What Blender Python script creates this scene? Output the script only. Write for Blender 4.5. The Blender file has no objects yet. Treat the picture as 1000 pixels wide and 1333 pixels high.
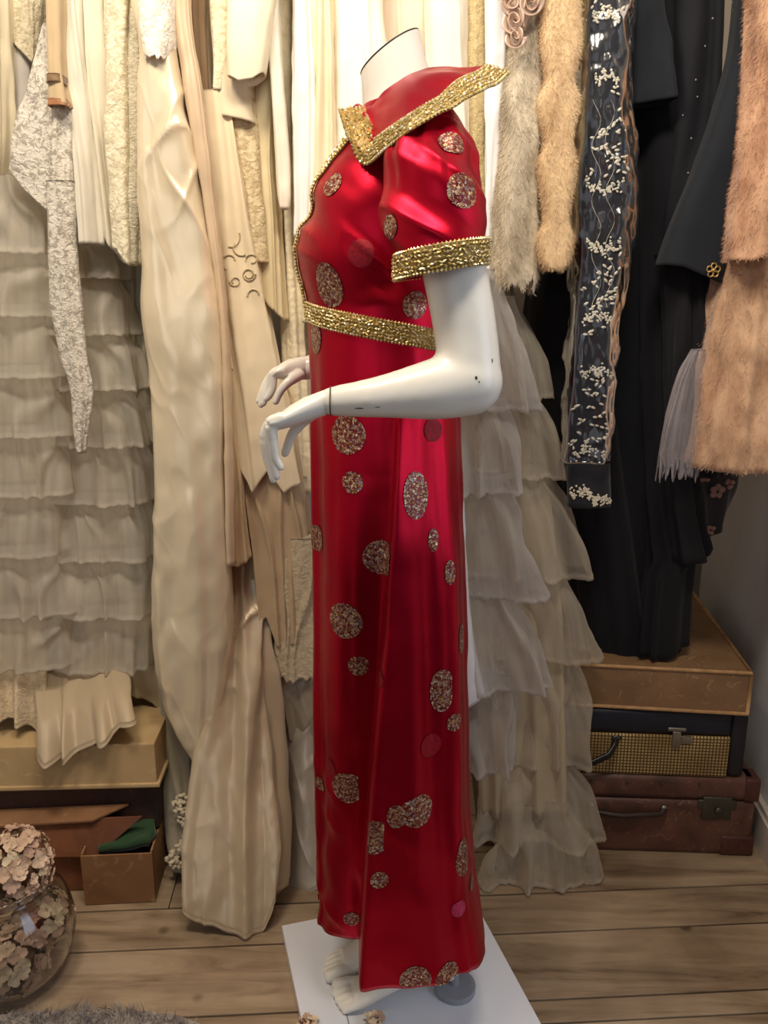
import bpy, bmesh, math, random
import numpy as np
from mathutils import Vector, Matrix
from mathutils.bvhtree import BVHTree

# ------------------------------------------------------------------ camera
scene = bpy.context.scene
COL = scene.collection
F = 1050.0; H = 1.21; PITCH = math.radians(14.0)
cam_d = bpy.data.cameras.new('camera'); cam = bpy.data.objects.new('camera', cam_d); COL.objects.link(cam)
cam_d.sensor_fit = 'VERTICAL'; cam_d.sensor_height = 36.0; cam_d.sensor_width = 27.0
cam_d.lens = 36.0*F/1333.0; cam_d.clip_start = 0.02
cam.location = (0, 0, H); cam.rotation_euler = (math.pi/2-PITCH, 0, 0)
scene.camera = cam

# ------------------------------------------------------------------ light
world = bpy.data.worlds.new('world'); scene.world = world; world.use_nodes = True
wb = world.node_tree.nodes['Background']; wb.inputs[0].default_value = (1.0, 0.92, 0.84, 1); wb.inputs[1].default_value = 0.06
def area(name, loc, target, size, size_y, power, color):
    d = bpy.data.lights.new(name, 'AREA'); d.shape = 'RECTANGLE'; d.size = size; d.size_y = size_y
    d.energy = power; d.color = color
    o = bpy.data.objects.new(name, d); COL.objects.link(o); o.location = loc
    o.rotation_euler = (Vector(target)-Vector(loc)).to_track_quat('-Z', 'Y').to_euler()
    return o
def spot(name, loc, target, power, color, angle=70, rad=0.05):
    d = bpy.data.lights.new(name, 'SPOT'); d.energy = power; d.color = color; d.spot_size = math.radians(angle)
    d.spot_blend = 0.7; d.shadow_soft_size = rad
    o = bpy.data.objects.new(name, d); COL.objects.link(o); o.location = loc
    o.rotation_euler = (Vector(target)-Vector(loc)).to_track_quat('-Z', 'Y').to_euler()
    return o
area('ceiling_light_warm', (-0.50, 0.80, 2.35), (-0.35, 1.6, 1.35), 0.45, 0.25, 15.5, (1.0, 0.87, 0.71))
area('ceiling_light_front', (0.20, 0.60, 2.40), (0.1, 1.5, 1.3), 0.45, 0.25, 14, (1.0, 0.91, 0.79))
area('cool_front_fill', (-1.0, -1.5, 1.5), (0.4, 1.6, 0.9), 2.0, 1.7, 12, (0.84, 0.88, 1.0))  # added fill lamp behind camera to brighten the right wall, no known window
area('side_window_daylight', (1.65, 0.25, 1.25), (0.35, 1.35, 0.2), 1.0, 1.4, 13, (0.70, 0.80, 1.0))
scene.view_settings.view_transform = 'Standard'; scene.view_settings.look = 'None'
scene.view_settings.gamma = 1.0; scene.view_settings.use_curve_mapping = False
scene.view_settings.exposure = 0.0

# ------------------------------------------------------------------ helpers
CP, SP = math.cos(PITCH), math.sin(PITCH)
def ray(px, py):
    a = (px-500.0)/F; b = -(py-666.5)/F
    return np.array([a, CP+b*SP, -SP+b*CP])
def P(px, py, Y):                       # the point at distance Y seen at this place of the photograph
    r = ray(px, py); t = Y/r[1]
    return np.array([r[0]*t, Y, H+r[2]*t])
def G(px, py, z=0.0):
    r = ray(px, py); t = (z-H)/r[2]
    return np.array([r[0]*t, r[1]*t, z])

def _hash(ix, iy, iz, s):
    n = (ix*374761393 + iy*668265263 + iz*2147483647 + s*1274126177) & 0x7fffffff
    n = ((n ^ (n >> 13))*1274126177) & 0x7fffffff
    n = n ^ (n >> 16)
    return (n & 0xffff)/65535.0*2-1
def noise(x, y, z, s=0):
    x, y, z = np.broadcast_arrays(np.asarray(x, float), np.asarray(y, float), np.asarray(z, float))
    fx, fy, fz = np.floor(x), np.floor(y), np.floor(z)
    ix, iy, iz = fx.astype(np.int64), fy.astype(np.int64), fz.astype(np.int64)
    u, v, w = x-fx, y-fy, z-fz
    u = u*u*u*(u*(u*6-15)+10); v = v*v*v*(v*(v*6-15)+10); w = w*w*w*(w*(w*6-15)+10)
    r = 0
    for dx in (0, 1):
        for dy in (0, 1):
            for dz in (0, 1):
                r = r + _hash(ix+dx, iy+dy, iz+dz, s)*(u if dx else 1-u)*(v if dy else 1-v)*(w if dz else 1-w)
    return r

def link(o, parent=None):
    COL.objects.link(o)
    if parent is not None:
        o.parent = parent
        o.matrix_parent_inverse = parent.matrix_world.inverted() if parent.type != 'EMPTY' else Matrix.Translation(-Vector(parent.location))
    return o
def tag(o, label=None, cat=None, group=None, kind=None):
    if label: o['label'] = label
    if cat: o['category'] = cat
    if group: o['group'] = group
    if kind: o['kind'] = kind
    return o
def thing(name, label, cat, loc=(0, 0, 0), group=None):
    o = bpy.data.objects.new(name, None); o.empty_display_size = .05; COL.objects.link(o); o.location = Vector(loc)
    return tag(o, label, cat, group)
def mesh_obj(name, verts, faces, mat, parent=None, uvs=None, smooth=True):
    me = bpy.data.meshes.new(name); me.from_pydata([tuple(map(float, v)) for v in verts], [], faces)
    me.validate(); me.update()
    if uvs is not None:
        uv = me.uv_layers.new(name='UVMap')
        li = np.zeros(len(me.loops), dtype=np.int32); me.loops.foreach_get('vertex_index', li)
        uv.data.foreach_set('uv', np.asarray(uvs, dtype=np.float32)[li].ravel())
    if smooth: me.polygons.foreach_set('use_smooth', [True]*len(me.polygons))
    if mat is not None: me.materials.append(mat)
    o = bpy.data.objects.new(name, me)
    return link(o, parent)
def grid_faces(N, M, closed=True, off=0):
    f = []
    for i in range(N-1):
        for j in range(M if closed else M-1):
            k = (j+1) % M
            f.append((off+i*M+j, off+i*M+k, off+(i+1)*M+k, off+(i+1)*M+j))
    return f
def grid_obj(name, V, mat, parent=None, closed=True, cap_top=False, cap_bot=False):
    N, M, _ = V.shape
    d = np.linalg.norm(np.diff(V, axis=1, append=V[:, :1]), axis=2)
    u = np.concatenate([np.zeros((N, 1)), np.cumsum(d, 1)[:, :-1]], 1)
    u = np.repeat(u[N//2:N//2+1], N, 0)
    v = np.cumsum(np.concatenate([np.zeros((1, M)), np.linalg.norm(np.diff(V, axis=0), axis=2)], 0), 0)
    f = grid_faces(N, M, closed)
    if cap_top: f.append(tuple(range(M)))
    if cap_bot: f.append(tuple((N-1)*M+j for j in reversed(range(M))))
    return mesh_obj(name, V.reshape(-1, 3), f, mat, parent, np.stack([u, -v], 2).reshape(-1, 2))

class MB:                                # collects boxes, tubes and blobs into one mesh
    def __init__(s): s.v = []; s.f = []
    def add(s, V, Fc):
        o = len(s.v); s.v.extend([tuple(map(float, p)) for p in V]); s.f.extend([tuple(i+o for i in f) for f in Fc])
    def box(s, lo, hi, R=None, bev=0.0):
        bm = bmesh.new(); bmesh.ops.create_cube(bm, size=1)
        lo, hi = np.array(lo, float), np.array(hi, float)
        for v in bm.verts: v.co = Vector((lo+hi)/2)+Vector(np.array(v.co)*(hi-lo))
        if bev > 0: bmesh.ops.bevel(bm, geom=bm.edges[:], offset=bev, segments=2, affect='EDGES', profile=.6)
        bm.verts.index_update()
        V = [(R @ v.co) if R is not None else v.co for v in bm.verts]
        s.add(V, [tuple(v.index for v in f.verts) for f in bm.faces]); bm.free()
    def tube(s, pts, rad, n=10, cap=True, flat=None, up=(0, 0, 1)):
        pts = [np.array(p, float) for p in pts]; m = len(pts)
        rad = [rad]*m if np.isscalar(rad) else list(rad)
        V = []; up0 = np.array(up, float)
        for i, p in enumerate(pts):
            t = pts[min(i+1, m-1)]-pts[max(i-1, 0)]; t = t/(np.linalg.norm(t)+1e-9)
            a = np.cross(t, up0)
            if np.linalg.norm(a) < 1e-3: a = np.cross(t, np.array([1., 0, 0]))
            a /= np.linalg.norm(a); b = np.cross(a, t)
            r = rad[i]; ra, rb = (r if isinstance(r, tuple) else (r, r))
            for k in range(n):
                q = 2*math.pi*k/n; V.append(p+a*ra*math.cos(q)+b*rb*math.sin(q))
        Fc = grid_faces(m, n)
        if cap: Fc += [tuple(range(n)), tuple((m-1)*n+k for k in reversed(range(n)))]
        s.add(V, Fc)
    def blob(s, c, r, R=None, n=8, m=6):
        V = []; r = np.array([r, r, r] if np.isscalar(r) else r, float)
        for i in range(m+1):
            th = math.pi*i/m
            for k in range(n):
                q = 2*math.pi*k/n
                p = np.array([math.sin(th)*math.cos(q), math.sin(th)*math.sin(q), math.cos(th)])*r
                if R is not None: p = np.array(R @ Vector(p))
                V.append(np.array(c)+p)
        s.add(V, grid_faces(m+1, n))
    def build(s, name, mat, parent=None, smooth=False):
        return mesh_obj(name, s.v, s.f, mat, parent, None, smooth)

def crom(keys, vals, x):                 # smooth monotone-ish interpolation through key values
    keys = np.asarray(keys, float); vals = np.asarray(vals, float); x = np.clip(x, keys[0], keys[-1])
    if len(keys) < 3: return np.interp(x, keys, vals)
    h = np.diff(keys); d = np.diff(vals)/h
    m = np.empty_like(vals); m[0] = d[0]; m[-1] = d[-1]
    for i in range(1, len(vals)-1):
        m[i] = 0 if d[i-1]*d[i] <= 0 else 2*d[i-1]*d[i]/(d[i-1]+d[i])
    i = np.clip(np.searchsorted(keys, x, side='right')-1, 0, len(h)-1)
    t = (x-keys[i])/h[i]
    return ((2*t**3-3*t**2+1)*vals[i]+(t**3-2*t**2+t)*h[i]*m[i]+(-2*t**3+3*t**2)*vals[i+1]+(t**3-t**2)*h[i]*m[i+1])

# ------------------------------------------------------------------ materials
def new_mat(name):
    m = bpy.data.materials.new(name); m.use_nodes = True
    nt = m.node_tree; b = nt.nodes['Principled BSDF']
    return m, nt, b
def nd(nt, t, **k):
    n = nt.nodes.new(t)
    for a, v in k.items():
        if a.startswith('i_'): n.inputs[a[2:].replace('_', ' ')].default_value = v
        else: setattr(n, a, v)
    return n
def ramp(nt, fac, stops):
    r = nt.nodes.new('ShaderNodeValToRGB'); e = r.color_ramp.elements
    e[0].position, e[0].color = stops[0][0], (*stops[0][1], 1)
    e[1].position, e[1].color = stops[-1][0], (*stops[-1][1], 1)
    for p, c in stops[1:-1]:
        x = e.new(p); x.color = (*c, 1)
    nt.links.new(fac, r.inputs[0]); return r
def s2l(c): return tuple(((v/255.)/12.92 if v/255. <= .04045 else ((v/255.+.055)/1.055)**2.4) for v in c)
def bump(nt, b, h, dist=.001, strength=1.0):
    n = nd(nt, 'ShaderNodeBump'); n.inputs['Distance'].default_value = dist; n.inputs['Strength'].default_value = strength
    nt.links.new(h, n.inputs['Height']); nt.links.new(n.outputs[0], b.inputs['Normal'])
def vary(c, k): return tuple(min(1, v*k) for v in c)
_cache = {}
def cloth(rgb, rough=.85, sheen=.25, metal=0.0, weave=.0006, var=.10, spec=.3):
    key = ('c', rgb, rough, sheen, metal, weave, var)
    if key in _cache: return _cache[key]
    m, nt, b = new_mat('cloth'); c = s2l(rgb)
    tc = nd(nt, 'ShaderNodeTexCoord')
    n1 = nd(nt, 'ShaderNodeTexNoise', i_Scale=6.0, i_Detail=5.0); nt.links.new(tc.outputs['Object'], n1.inputs['Vector'])
    r = ramp(nt, n1.outputs[0], [(.3, vary(c, 1-var)), (.7, vary(c, 1+var*.6))])
    nt.links.new(r.outputs[0], b.inputs['Base Color'])
    mp = nd(nt, 'ShaderNodeMapping'); mp.inputs['Scale'].default_value = (900, 500, 1); nt.links.new(tc.outputs['UV'], mp.inputs[0])
    n2 = nd(nt, 'ShaderNodeTexNoise', i_Scale=1.0, i_Detail=2.0); nt.links.new(mp.outputs[0], n2.inputs['Vector'])
    bump(nt, b, n2.outputs[0], weave*.35, .5)
    b.inputs['Roughness'].default_value = rough; b.inputs['Sheen Weight'].default_value = sheen
    b.inputs['Sheen Roughness'].default_value = .5; b.inputs['Metallic'].default_value = metal
    b.inputs['Specular IOR Level'].default_value = spec
    _cache[key] = m; return m
def satin(rgb, rough=.34, metal=.25, var=.08): return cloth(rgb, rough, .15, metal, .0002, var, .6)
def lace(rgb, gap, scale=90.0, holes=0.0):
    scale *= 1.4; gap = tuple(int(g_*.45+c_*.55) for g_, c_ in zip(gap, rgb))
    key = ('l', rgb, gap, scale, holes)
    if key in _cache: return _cache[key]
    m, nt, b = new_mat('lace'); c, g = s2l(rgb), s2l(gap)
    tc = nd(nt, 'ShaderNodeTexCoord')
    nz = nd(nt, 'ShaderNodeTexNoise', i_Scale=scale*.6, i_Detail=3.0); nt.links.new(tc.outputs['UV'], nz.inputs['Vector'])
    mx = nd(nt, 'ShaderNodeMix', data_type='RGBA'); mx.inputs[0].default_value = .02
    nt.links.new(tc.outputs['UV'], mx.inputs[6]); nt.links.new(nz.outputs['Color'], mx.inputs[7])
    vo = nd(nt, 'ShaderNodeTexVoronoi', feature='SMOOTH_F1', i_Scale=scale); vo.inputs['Smoothness'].default_value = .3
    nt.links.new(mx.outputs[2], vo.inputs['Vector'])
    v2 = nd(nt, 'ShaderNodeTexVoronoi', feature='DISTANCE_TO_EDGE', i_Scale=scale*.45); nt.links.new(mx.outputs[2], v2.inputs['Vector'])
    n3 = nd(nt, 'ShaderNodeTexNoise', i_Scale=scale*.35, i_Detail=4.0); nt.links.new(tc.outputs['UV'], n3.inputs['Vector'])
    a = nd(nt, 'ShaderNodeMath', operation='MULTIPLY_ADD'); a.inputs[1].default_value = 1.3
    nt.links.new(n3.outputs[0], a.inputs[0]); nt.links.new(v2.outputs['Distance'], a.inputs[2])
    s = nd(nt, 'ShaderNodeMath', operation='SUBTRACT'); nt.links.new(a.outputs[0], s.inputs[0])
    w = nd(nt, 'ShaderNodeMath', operation='MULTIPLY'); w.inputs[1].default_value = .55; nt.links.new(vo.outputs['Distance'], w.inputs[0])
    nt.links.new(w.outputs[0], s.inputs[1])
    r = ramp(nt, s.outputs[0], [(.28, g), (.48, tuple((x+y)/2*1.05 for x, y in zip(c, g))), (.66, c)])
    nt.links.new(r.outputs[0], b.inputs['Base Color'])
    bump(nt, b, s.outputs[0], .003, .7)
    b.inputs['Roughness'].default_value = .9; b.inputs['Sheen Weight'].default_value = .2; b.inputs['Specular IOR Level'].default_value = .2
    if holes > 0:
        hr = ramp(nt, s.outputs[0], [(.34, (1-holes,)*3), (.44, (1, 1, 1))]); nt.links.new(hr.outputs[0], b.inputs['Alpha'])
    _cache[key] = m; return m
def tulle(rgb, dens=.55):
    key = ('t', rgb, dens)
    if key in _cache: return _cache[key]
    m, nt, b = new_mat('tulle'); nt.nodes.remove(b); out = nt.nodes['Material Output']; c = s2l(rgb)
    tc = nd(nt, 'ShaderNodeTexCoord')
    mp = nd(nt, 'ShaderNodeMapping'); mp.inputs['Scale'].default_value = (45, 3, 1); nt.links.new(tc.outputs['UV'], mp.inputs[0])
    nz = nd(nt, 'ShaderNodeTexNoise', i_Scale=1.0, i_Detail=3.0); nt.links.new(mp.outputs[0], nz.inputs['Vector'])
    df = nd(nt, 'ShaderNodeBsdfDiffuse'); df.inputs[0].default_value = (*c, 1)
    tl = nd(nt, 'ShaderNodeBsdfTranslucent'); tl.inputs[0].default_value = (*c, 1)
    mx = nd(nt, 'ShaderNodeMixShader'); mx.inputs[0].default_value = .4
    nt.links.new(df.outputs[0], mx.inputs[1]); nt.links.new(tl.outputs[0], mx.inputs[2])
    tr = nd(nt, 'ShaderNodeBsdfTransparent'); m2 = nd(nt, 'ShaderNodeMixShader')
    r = ramp(nt, nz.outputs[0], [(.25, (dens-.12,)*3), (.75, (dens+.12,)*3)])
    lw = nd(nt, 'ShaderNodeLayerWeight'); lw.inputs[0].default_value = .35
    ad = nd(nt, 'ShaderNodeMath', operation='MULTIPLY_ADD'); ad.inputs[1].default_value = .45; ad.use_clamp = True
    nt.links.new(lw.outputs['Facing'], ad.inputs[0]); nt.links.new(r.outputs[0], ad.inputs[2])
    nt.links.new(ad.outputs[0], m2.inputs[0]); nt.links.new(tr.outputs[0], m2.inputs[1]); nt.links.new(mx.outputs[0], m2.inputs[2])
    nt.links.new(m2.outputs[0], out.inputs[0])
    _cache[key] = m; return m
def furmat(rgb, dark, scale=18.0):
    m, nt, b = new_mat('fur'); tc = nd(nt, 'ShaderNodeTexCoord')
    mp = nd(nt, 'ShaderNodeMapping'); mp.inputs['Scale'].default_value = (1.5, 1.5, .6); nt.links.new(tc.outputs['Object'], mp.inputs[0])
    n = nd(nt, 'ShaderNodeTexNoise', i_Scale=scale, i_Detail=4.0); nt.links.new(mp.outputs[0], n.inputs['Vector'])
    r = ramp(nt, n.outputs[0], [(.3, s2l(dark)), (.65, s2l(rgb))]); nt.links.new(r.outputs[0], b.inputs['Base Color'])
    b.inputs['Roughness'].default_value = .7; b.inputs['Sheen Weight'].default_value = .4; b.inputs['Specular IOR Level'].default_value = .3
    return m
def plain(name, rgb, rough=.6, metal=0.0, spec=.4, nscale=20.0, var=.12, bmp=0.0):
    m, nt, b = new_mat(name); c = s2l(rgb); tc = nd(nt, 'ShaderNodeTexCoord')
    n = nd(nt, 'ShaderNodeTexNoise', i_Scale=nscale, i_Detail=5.0); nt.links.new(tc.outputs['Object'], n.inputs['Vector'])
    r = ramp(nt, n.outputs[0], [(.3, vary(c, 1-var)), (.7, vary(c, 1+var*.7))]); nt.links.new(r.outputs[0], b.inputs['Base Color'])
    b.inputs['Roughness'].default_value = rough; b.inputs['Metallic'].default_value = metal; b.inputs['Specular IOR Level'].default_value = spec
    if bmp: bump(nt, b, n.outputs[0], bmp, 1.0)
    return m

# ------------------------------------------------------------------ cloth builder
def turn_in(V, d=.0016, up=.012):        # a hem folded inwards
    r = V[-1]; t = np.roll(r, -1, 0)-np.roll(r, 1, 0); n = np.stack([t[:, 1], -t[:, 0]], 1); n /= np.linalg.norm(n, axis=1)[:, None]+1e-9
    ar = np.sum(r[:, 0]*np.roll(r[:, 1], -1)-np.roll(r[:, 0], -1)*r[:, 1])
    if ar > 0: n = -n
    i1 = r.copy(); i1[:, :2] += n*d; i2 = V[-2].copy(); t = np.roll(i2, -1, 0)-np.roll(i2, 1, 0)
    i2 = i1.copy(); i2[:, :2] += n*d*.5; i2[:, 2] += up
    return np.concatenate([V, i1[None], i2[None]], 0)
BASES = {}
def tube_cloth(rows, Y, D=.06, e=.62, lam=.03, amp=.006, top=.35, wr=.002, wscale=22., crease=0.0, hem=None, topline=None,
               seed=0, N=90, M=150, ragged=0.0, gather=0.0):
    """a hanging length of cloth: rows are (py, left px, right px[, Y]) down its front, D its half depth behind that front."""
    rows = [r if len(r) == 4 else (*r, Y) for r in rows]
    py = [r[0] for r in rows]
    t = np.linspace(0, 1, N); yy = py[0]+(py[-1]-py[0])*t
    xl = crom(py, [r[1] for r in rows], yy); xr = crom(py, [r[2] for r in rows], yy); YY = crom(py, [r[3] for r in rows], yy)
    qa = np.linspace(0, 2*np.pi, 361)
    V = np.zeros((N, M, 3)); S = np.zeros((N, M)); NX = np.zeros((N, M)); NY = np.zeros((N, M)); pers = []
    for i in range(N):
        L = P(xl[i], yy[i], YY[i]); R = P(xr[i], yy[i], YY[i])
        cx = (L[0]+R[0])/2; hw = max((R[0]-L[0])/2, .004); cy = YY[i]+D*.55
        c, s = np.cos(qa), np.sin(qa)
        X = hw*np.sign(c)*np.abs(c)**e; Yv = D*np.sign(s)*np.abs(s)**e
        a = np.concatenate([[0], np.cumsum(np.hypot(np.diff(X), np.diff(Yv)))]); pers.append(a[-1])
        sN = np.linspace(0, 1, M, endpoint=False)
        V[i, :, 0] = cx+np.interp(sN*a[-1], a, X); V[i, :, 1] = cy+np.interp(sN*a[-1], a, Yv); V[i, :, 2] = L[2]
        q = np.interp(sN*a[-1], a, qa)
        nx, ny = np.cos(q)/hw, np.sin(q)/D; k = np.hypot(nx, ny)+1e-9
        NX[i], NY[i] = nx/k, ny/k; S[i] = sN
    # the hem runs along its own line
    T = np.repeat(t[:, None], M, 1)
    if hem is not None or topline is not None or ragged:
        zc = V[:, :, 2].copy()
        pxs = 500+F*V[:, :, 0]/(V[:, :, 1]*0+YY[:, None]*CP+(H-V[:, :, 2])*SP)
        pxb = pxs[-1]
        if hem is not None:
            hy = np.interp(pxb, [h[0] for h in hem], [h[1] for h in hem])
            zb = np.array([P(500, y, YY[-1])[2] for y in hy])
        else: zb = zc[-1]
        if ragged: zb = zb+ragged*noise(np.cos(2*np.pi*S[-1])*14*D/.06, np.sin(2*np.pi*S[-1])*14, 0, seed+9)
        if topline is not None:
            ty = np.interp(pxs[0], [h[0] for h in topline], [h[1] for h in topline]); zt = np.array([P(500, y, YY[0])[2] for y in ty])
        else: zt = zc[0]
        f = (zc-zc[-1:])/(zc[:1]-zc[-1:]); V[:, :, 2] = zb+(zt-zb)*f
    n = max(2, int(round(np.mean(pers)/(lam*1.9))))
    C2, S2 = np.cos(2*np.pi*S), np.sin(2*np.pi*S); k = n/4.0
    w = .6*noise(C2*k+seed, S2*k, T*1.1, seed+1)
    ph = 2*np.pi*(n*S+w*1.3)
    fold = np.sin(ph)-.28*np.cos(2*ph)+.1
    fold2 = np.sin(ph*1.9+4*noise(C2*k, S2*k, T*1.5, seed+2))*.13*np.clip(.4+noise(C2*k, S2*k, T*1.2+8, seed+6), 0, 1)
    am = amp*1.15*(top+(1-top)*T**.8)*np.clip(1+1.0*noise(C2*k*.8, S2*k*.8, T*.7+3, seed+3), .15, 2)
    d = am*(fold+fold2)
    if gather:
        ng = n*3; d += gather*np.exp(-T*3.2)*np.sin(2*np.pi*(ng*S)+2.5*noise(C2*k*2, S2*k*2, T, seed+7))
    d += wr*noise(V[:, :, 0]*wscale, V[:, :, 1]*wscale, V[:, :, 2]*wscale*.55, seed+4)
    d += wr*.45*noise(V[:, :, 0]*wscale*2.5, V[:, :, 1]*wscale*2.5, V[:, :, 2]*wscale*1.6, seed+5)
    if crease:
        X, Z = V[:, :, 0], V[:, :, 2]
        for kk, (ax, az) in enumerate(((15, 8), (10, -14), (26, 20))):
            q = noise(X*ax+Z*az*.6+.6*noise(X*8, Z*6, kk, seed+20), Z*az*.35-X*3, V[:, :, 1]*6+kk*7.3, seed+11+kk)
            mk = np.clip(.35+1.6*noise(X*6+kk*5, Z*4, V[:, :, 1]*5, seed+31+kk), 0, 1.2); d += crease*mk*(np.exp(-np.abs(q)*4.5)*2.0-.6)*(.9 if kk < 2 else .5)
    V[:, :, 0] += NX*d; V[:, :, 1] += NY*d
    # hem turned in
    return turn_in(V)
def hang(name, label, cat, mat, rows, Y, parent=None, group=None, kind=None, **k):
    V = tube_cloth(rows, Y, **k)
    o = grid_obj(name, V, mat, parent, True, cap_top=True)
    BASES[o.name] = V
    return tag(o, label, cat, group, kind)
def garment(name, label, cat, loc_px, group=None):
    return thing(name, label, cat, P(*loc_px), group)
def fur_blades(name, V, mat, parent, count=22000, length=.016, width=.0011, seed=0, front=True, splay=.55):
    rng = np.random.default_rng(seed); N, M, _ = V.shape; N -= 2
    i = rng.integers(0, N-1, count); j = rng.integers(0, M, count); a, b = rng.random(count)[:, None], rng.random(count)[:, None]
    j2 = (j+1) % M
    p = (V[i, j]*(1-a)+V[i+1, j]*a)*(1-b)+(V[i, j2]*(1-a)+V[i+1, j2]*a)*b
    e1 = V[i+1, j]-V[i, j]; e2 = V[i, j2]-V[i, j]
    n = np.cross(e2, e1); n /= np.linalg.norm(n, axis=1)[:, None]+1e-9
    cen = V[i].mean(1); sg = np.sign(((p-cen)*n)[:, :2].sum(1))[:, None]; n *= np.where(sg == 0, 1, sg)
    if front:
        k = n[:, 1] < .75; p, n = p[k], n[k]
    c = len(p)
    dr = n*splay+np.array([0, 0, -1.0])*.8+rng.normal(0, .28, (c, 3))
    dr[:, 0] += .35*noise(p[:, 0]*30, p[:, 2]*25, p[:, 1]*30, seed)
    dr /= np.linalg.norm(dr, axis=1)[:, None]
    sd = np.cross(dr, rng.normal(0, 1, (c, 3))); sd /= np.linalg.norm(sd, axis=1)[:, None]+1e-9
    Ln = length*(.6+.7*rng.random((c, 1)))
    v = np.stack([p-n*.001-sd*width/2, p-n*.001+sd*width/2, p+dr*Ln], 1).reshape(-1, 3)
    me = bpy.data.meshes.new(name); me.vertices.add(3*c); me.vertices.foreach_set('co', v.astype(np.float32).ravel())
    me.loops.add(3*c); me.loops.foreach_set('vertex_index', np.arange(3*c, dtype=np.int32))
    me.polygons.add(c); me.polygons.foreach_set('loop_start', np.arange(0, 3*c, 3, dtype=np.int32))
    me.update(calc_edges=True); me.materials.append(mat)
    o = bpy.data.objects.new(name, me); link(o, parent); o['kind'] = 'stuff'
    return o

# ------------------------------------------------------------------ the room
RW = math.radians(3.3)
def woodmat(k):
    m, nt, b = new_mat('floorboard'); tc = nd(nt, 'ShaderNodeTexCoord'); oi = nd(nt, 'ShaderNodeObjectInfo')
    mp = nd(nt, 'ShaderNodeMapping'); mp.inputs['Scale'].default_value = (1.2, 9, 9)
    ml = nd(nt, 'ShaderNodeVectorMath', operation='MULTIPLY_ADD'); ml.inputs[1].default_value = (9, 7, 3)
    cx = nd(nt, 'ShaderNodeCombineXYZ')
    for i in range(3): nt.links.new(oi.outputs['Random'], cx.inputs[i])
    nt.links.new(cx.outputs[0], ml.inputs[0]); nt.links.new(tc.outputs['Object'], ml.inputs[2]); nt.links.new(ml.outputs[0], mp.inputs[0])
    n = nd(nt, 'ShaderNodeTexNoise', i_Scale=2.6, i_Detail=7.0, i_Roughness=.62, i_Distortion=.9); nt.links.new(mp.outputs[0], n.inputs['Vector'])
    big = nd(nt, 'ShaderNodeTexNoise', i_Scale=5.0, i_Detail=3.0); nt.links.new(ml.outputs[0], big.inputs['Vector'])
    r = ramp(nt, n.outputs[0], [(.30, s2l((112, 90, 70))), (.42, s2l((152, 130, 103))), (.58, s2l((174, 151, 122))), (.8, s2l((186, 165, 137)))])
    r2 = ramp(nt, big.outputs[0], [(.35, (.66, .63, .6)), (.6, (1, 1, 1))])
    vo = nd(nt, 'ShaderNodeTexVoronoi', i_Scale=6.5); nt.links.new(ml.outputs[0], vo.inputs['Vector'])
    r3 = ramp(nt, vo.outputs['Distance'], [(.05, (.22, .16, .11)), (.11, (1, 1, 1))])
    m1 = nd(nt, 'ShaderNodeMix', data_type='RGBA', blend_type='MULTIPLY'); m1.inputs[0].default_value = 1
    nt.links.new(r.outputs[0], m1.inputs[6]); nt.links.new(r2.outputs[0], m1.inputs[7])
    m2 = nd(nt, 'ShaderNodeMix', data_type='RGBA', blend_type='MULTIPLY'); m2.inputs[0].default_value = .8
    nt.links.new(m1.outputs[2], m2.inputs[6]); nt.links.new(r3.outputs[0], m2.inputs[7])
    nt.links.new(m2.outputs[2], b.inputs['Base Color']); bump(nt, b, n.outputs[0], .002, .5)
    b.inputs['Roughness'].default_value = .55; b.inputs['Specular IOR Level'].default_value = .35
    return m
MW = woodmat(0)
fl = MB(); fl.box((-2.2, -1.2, -.06), (2.2, 2.6, -.022)); floor = fl.build('floor', plain('subfloor', (30, 22, 16), .9)); tag(floor, 'wide worn pine floorboards', kind='structure')
Rz = Matrix.Rotation(RW, 4, 'Z')
edges = [.55, .70, .85, .99, 1.135, 1.185, 1.347, 1.458, 1.60, 1.74, 1.89, 2.03, 2.18, 2.33]
rnd = random.Random(4)
for i in range(len(edges)-1):
    cuts = [-1.5] + ([-.42+.5*rnd.random()] if i in (2, 7) else [rnd.uniform(.5, .9)] if i % 3 == 1 else []) + [1.35]
    for j in range(len(cuts)-1):
        m = MB(); m.box((cuts[j]+.001, edges[i]+.0022, -.022), (cuts[j+1]-.001, edges[i+1]-.0022, 0+rnd.uniform(-.001, .0)), R=Rz, bev=.0015)
        m.build('floorboard', MW, floor)
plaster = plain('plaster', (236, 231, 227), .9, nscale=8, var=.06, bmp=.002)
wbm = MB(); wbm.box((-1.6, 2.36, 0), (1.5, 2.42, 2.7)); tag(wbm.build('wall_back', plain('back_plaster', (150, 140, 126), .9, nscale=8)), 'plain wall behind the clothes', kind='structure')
A = np.array([.857, 1.56]); dirw = np.array([.075, .6]); dirw /= np.linalg.norm(dirw); nw = np.array([dirw[1], -dirw[0]])
def wall_slab(t0, t1, off0, off1, z0, z1):
    pts = [A+dirw*t0+nw*off0, A+dirw*t1+nw*off0, A+dirw*t1+nw*off1, A+dirw*t0+nw*off1]
    v = [(p[0], p[1], z) for z in (z0, z1) for p in pts]
    return v, [(0, 3, 2, 1), (4, 5, 6, 7), (0, 1, 5, 4), (1, 2, 6, 5), (2, 3, 7, 6), (3, 0, 4, 7)]
v, f = wall_slab(-.62, .9, .018, .08, 0, 2.7); tag(mesh_obj('wall_right', v, f, plaster, smooth=False), 'white plaster side wall', kind='structure')
m = MB(); v, f = wall_slab(-.62, .9, 0.0, .018, 0, .085); m.add(v, f); v, f = wall_slab(-.62, .9, .006, .018, .085, .10); m.add(v, f)
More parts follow.
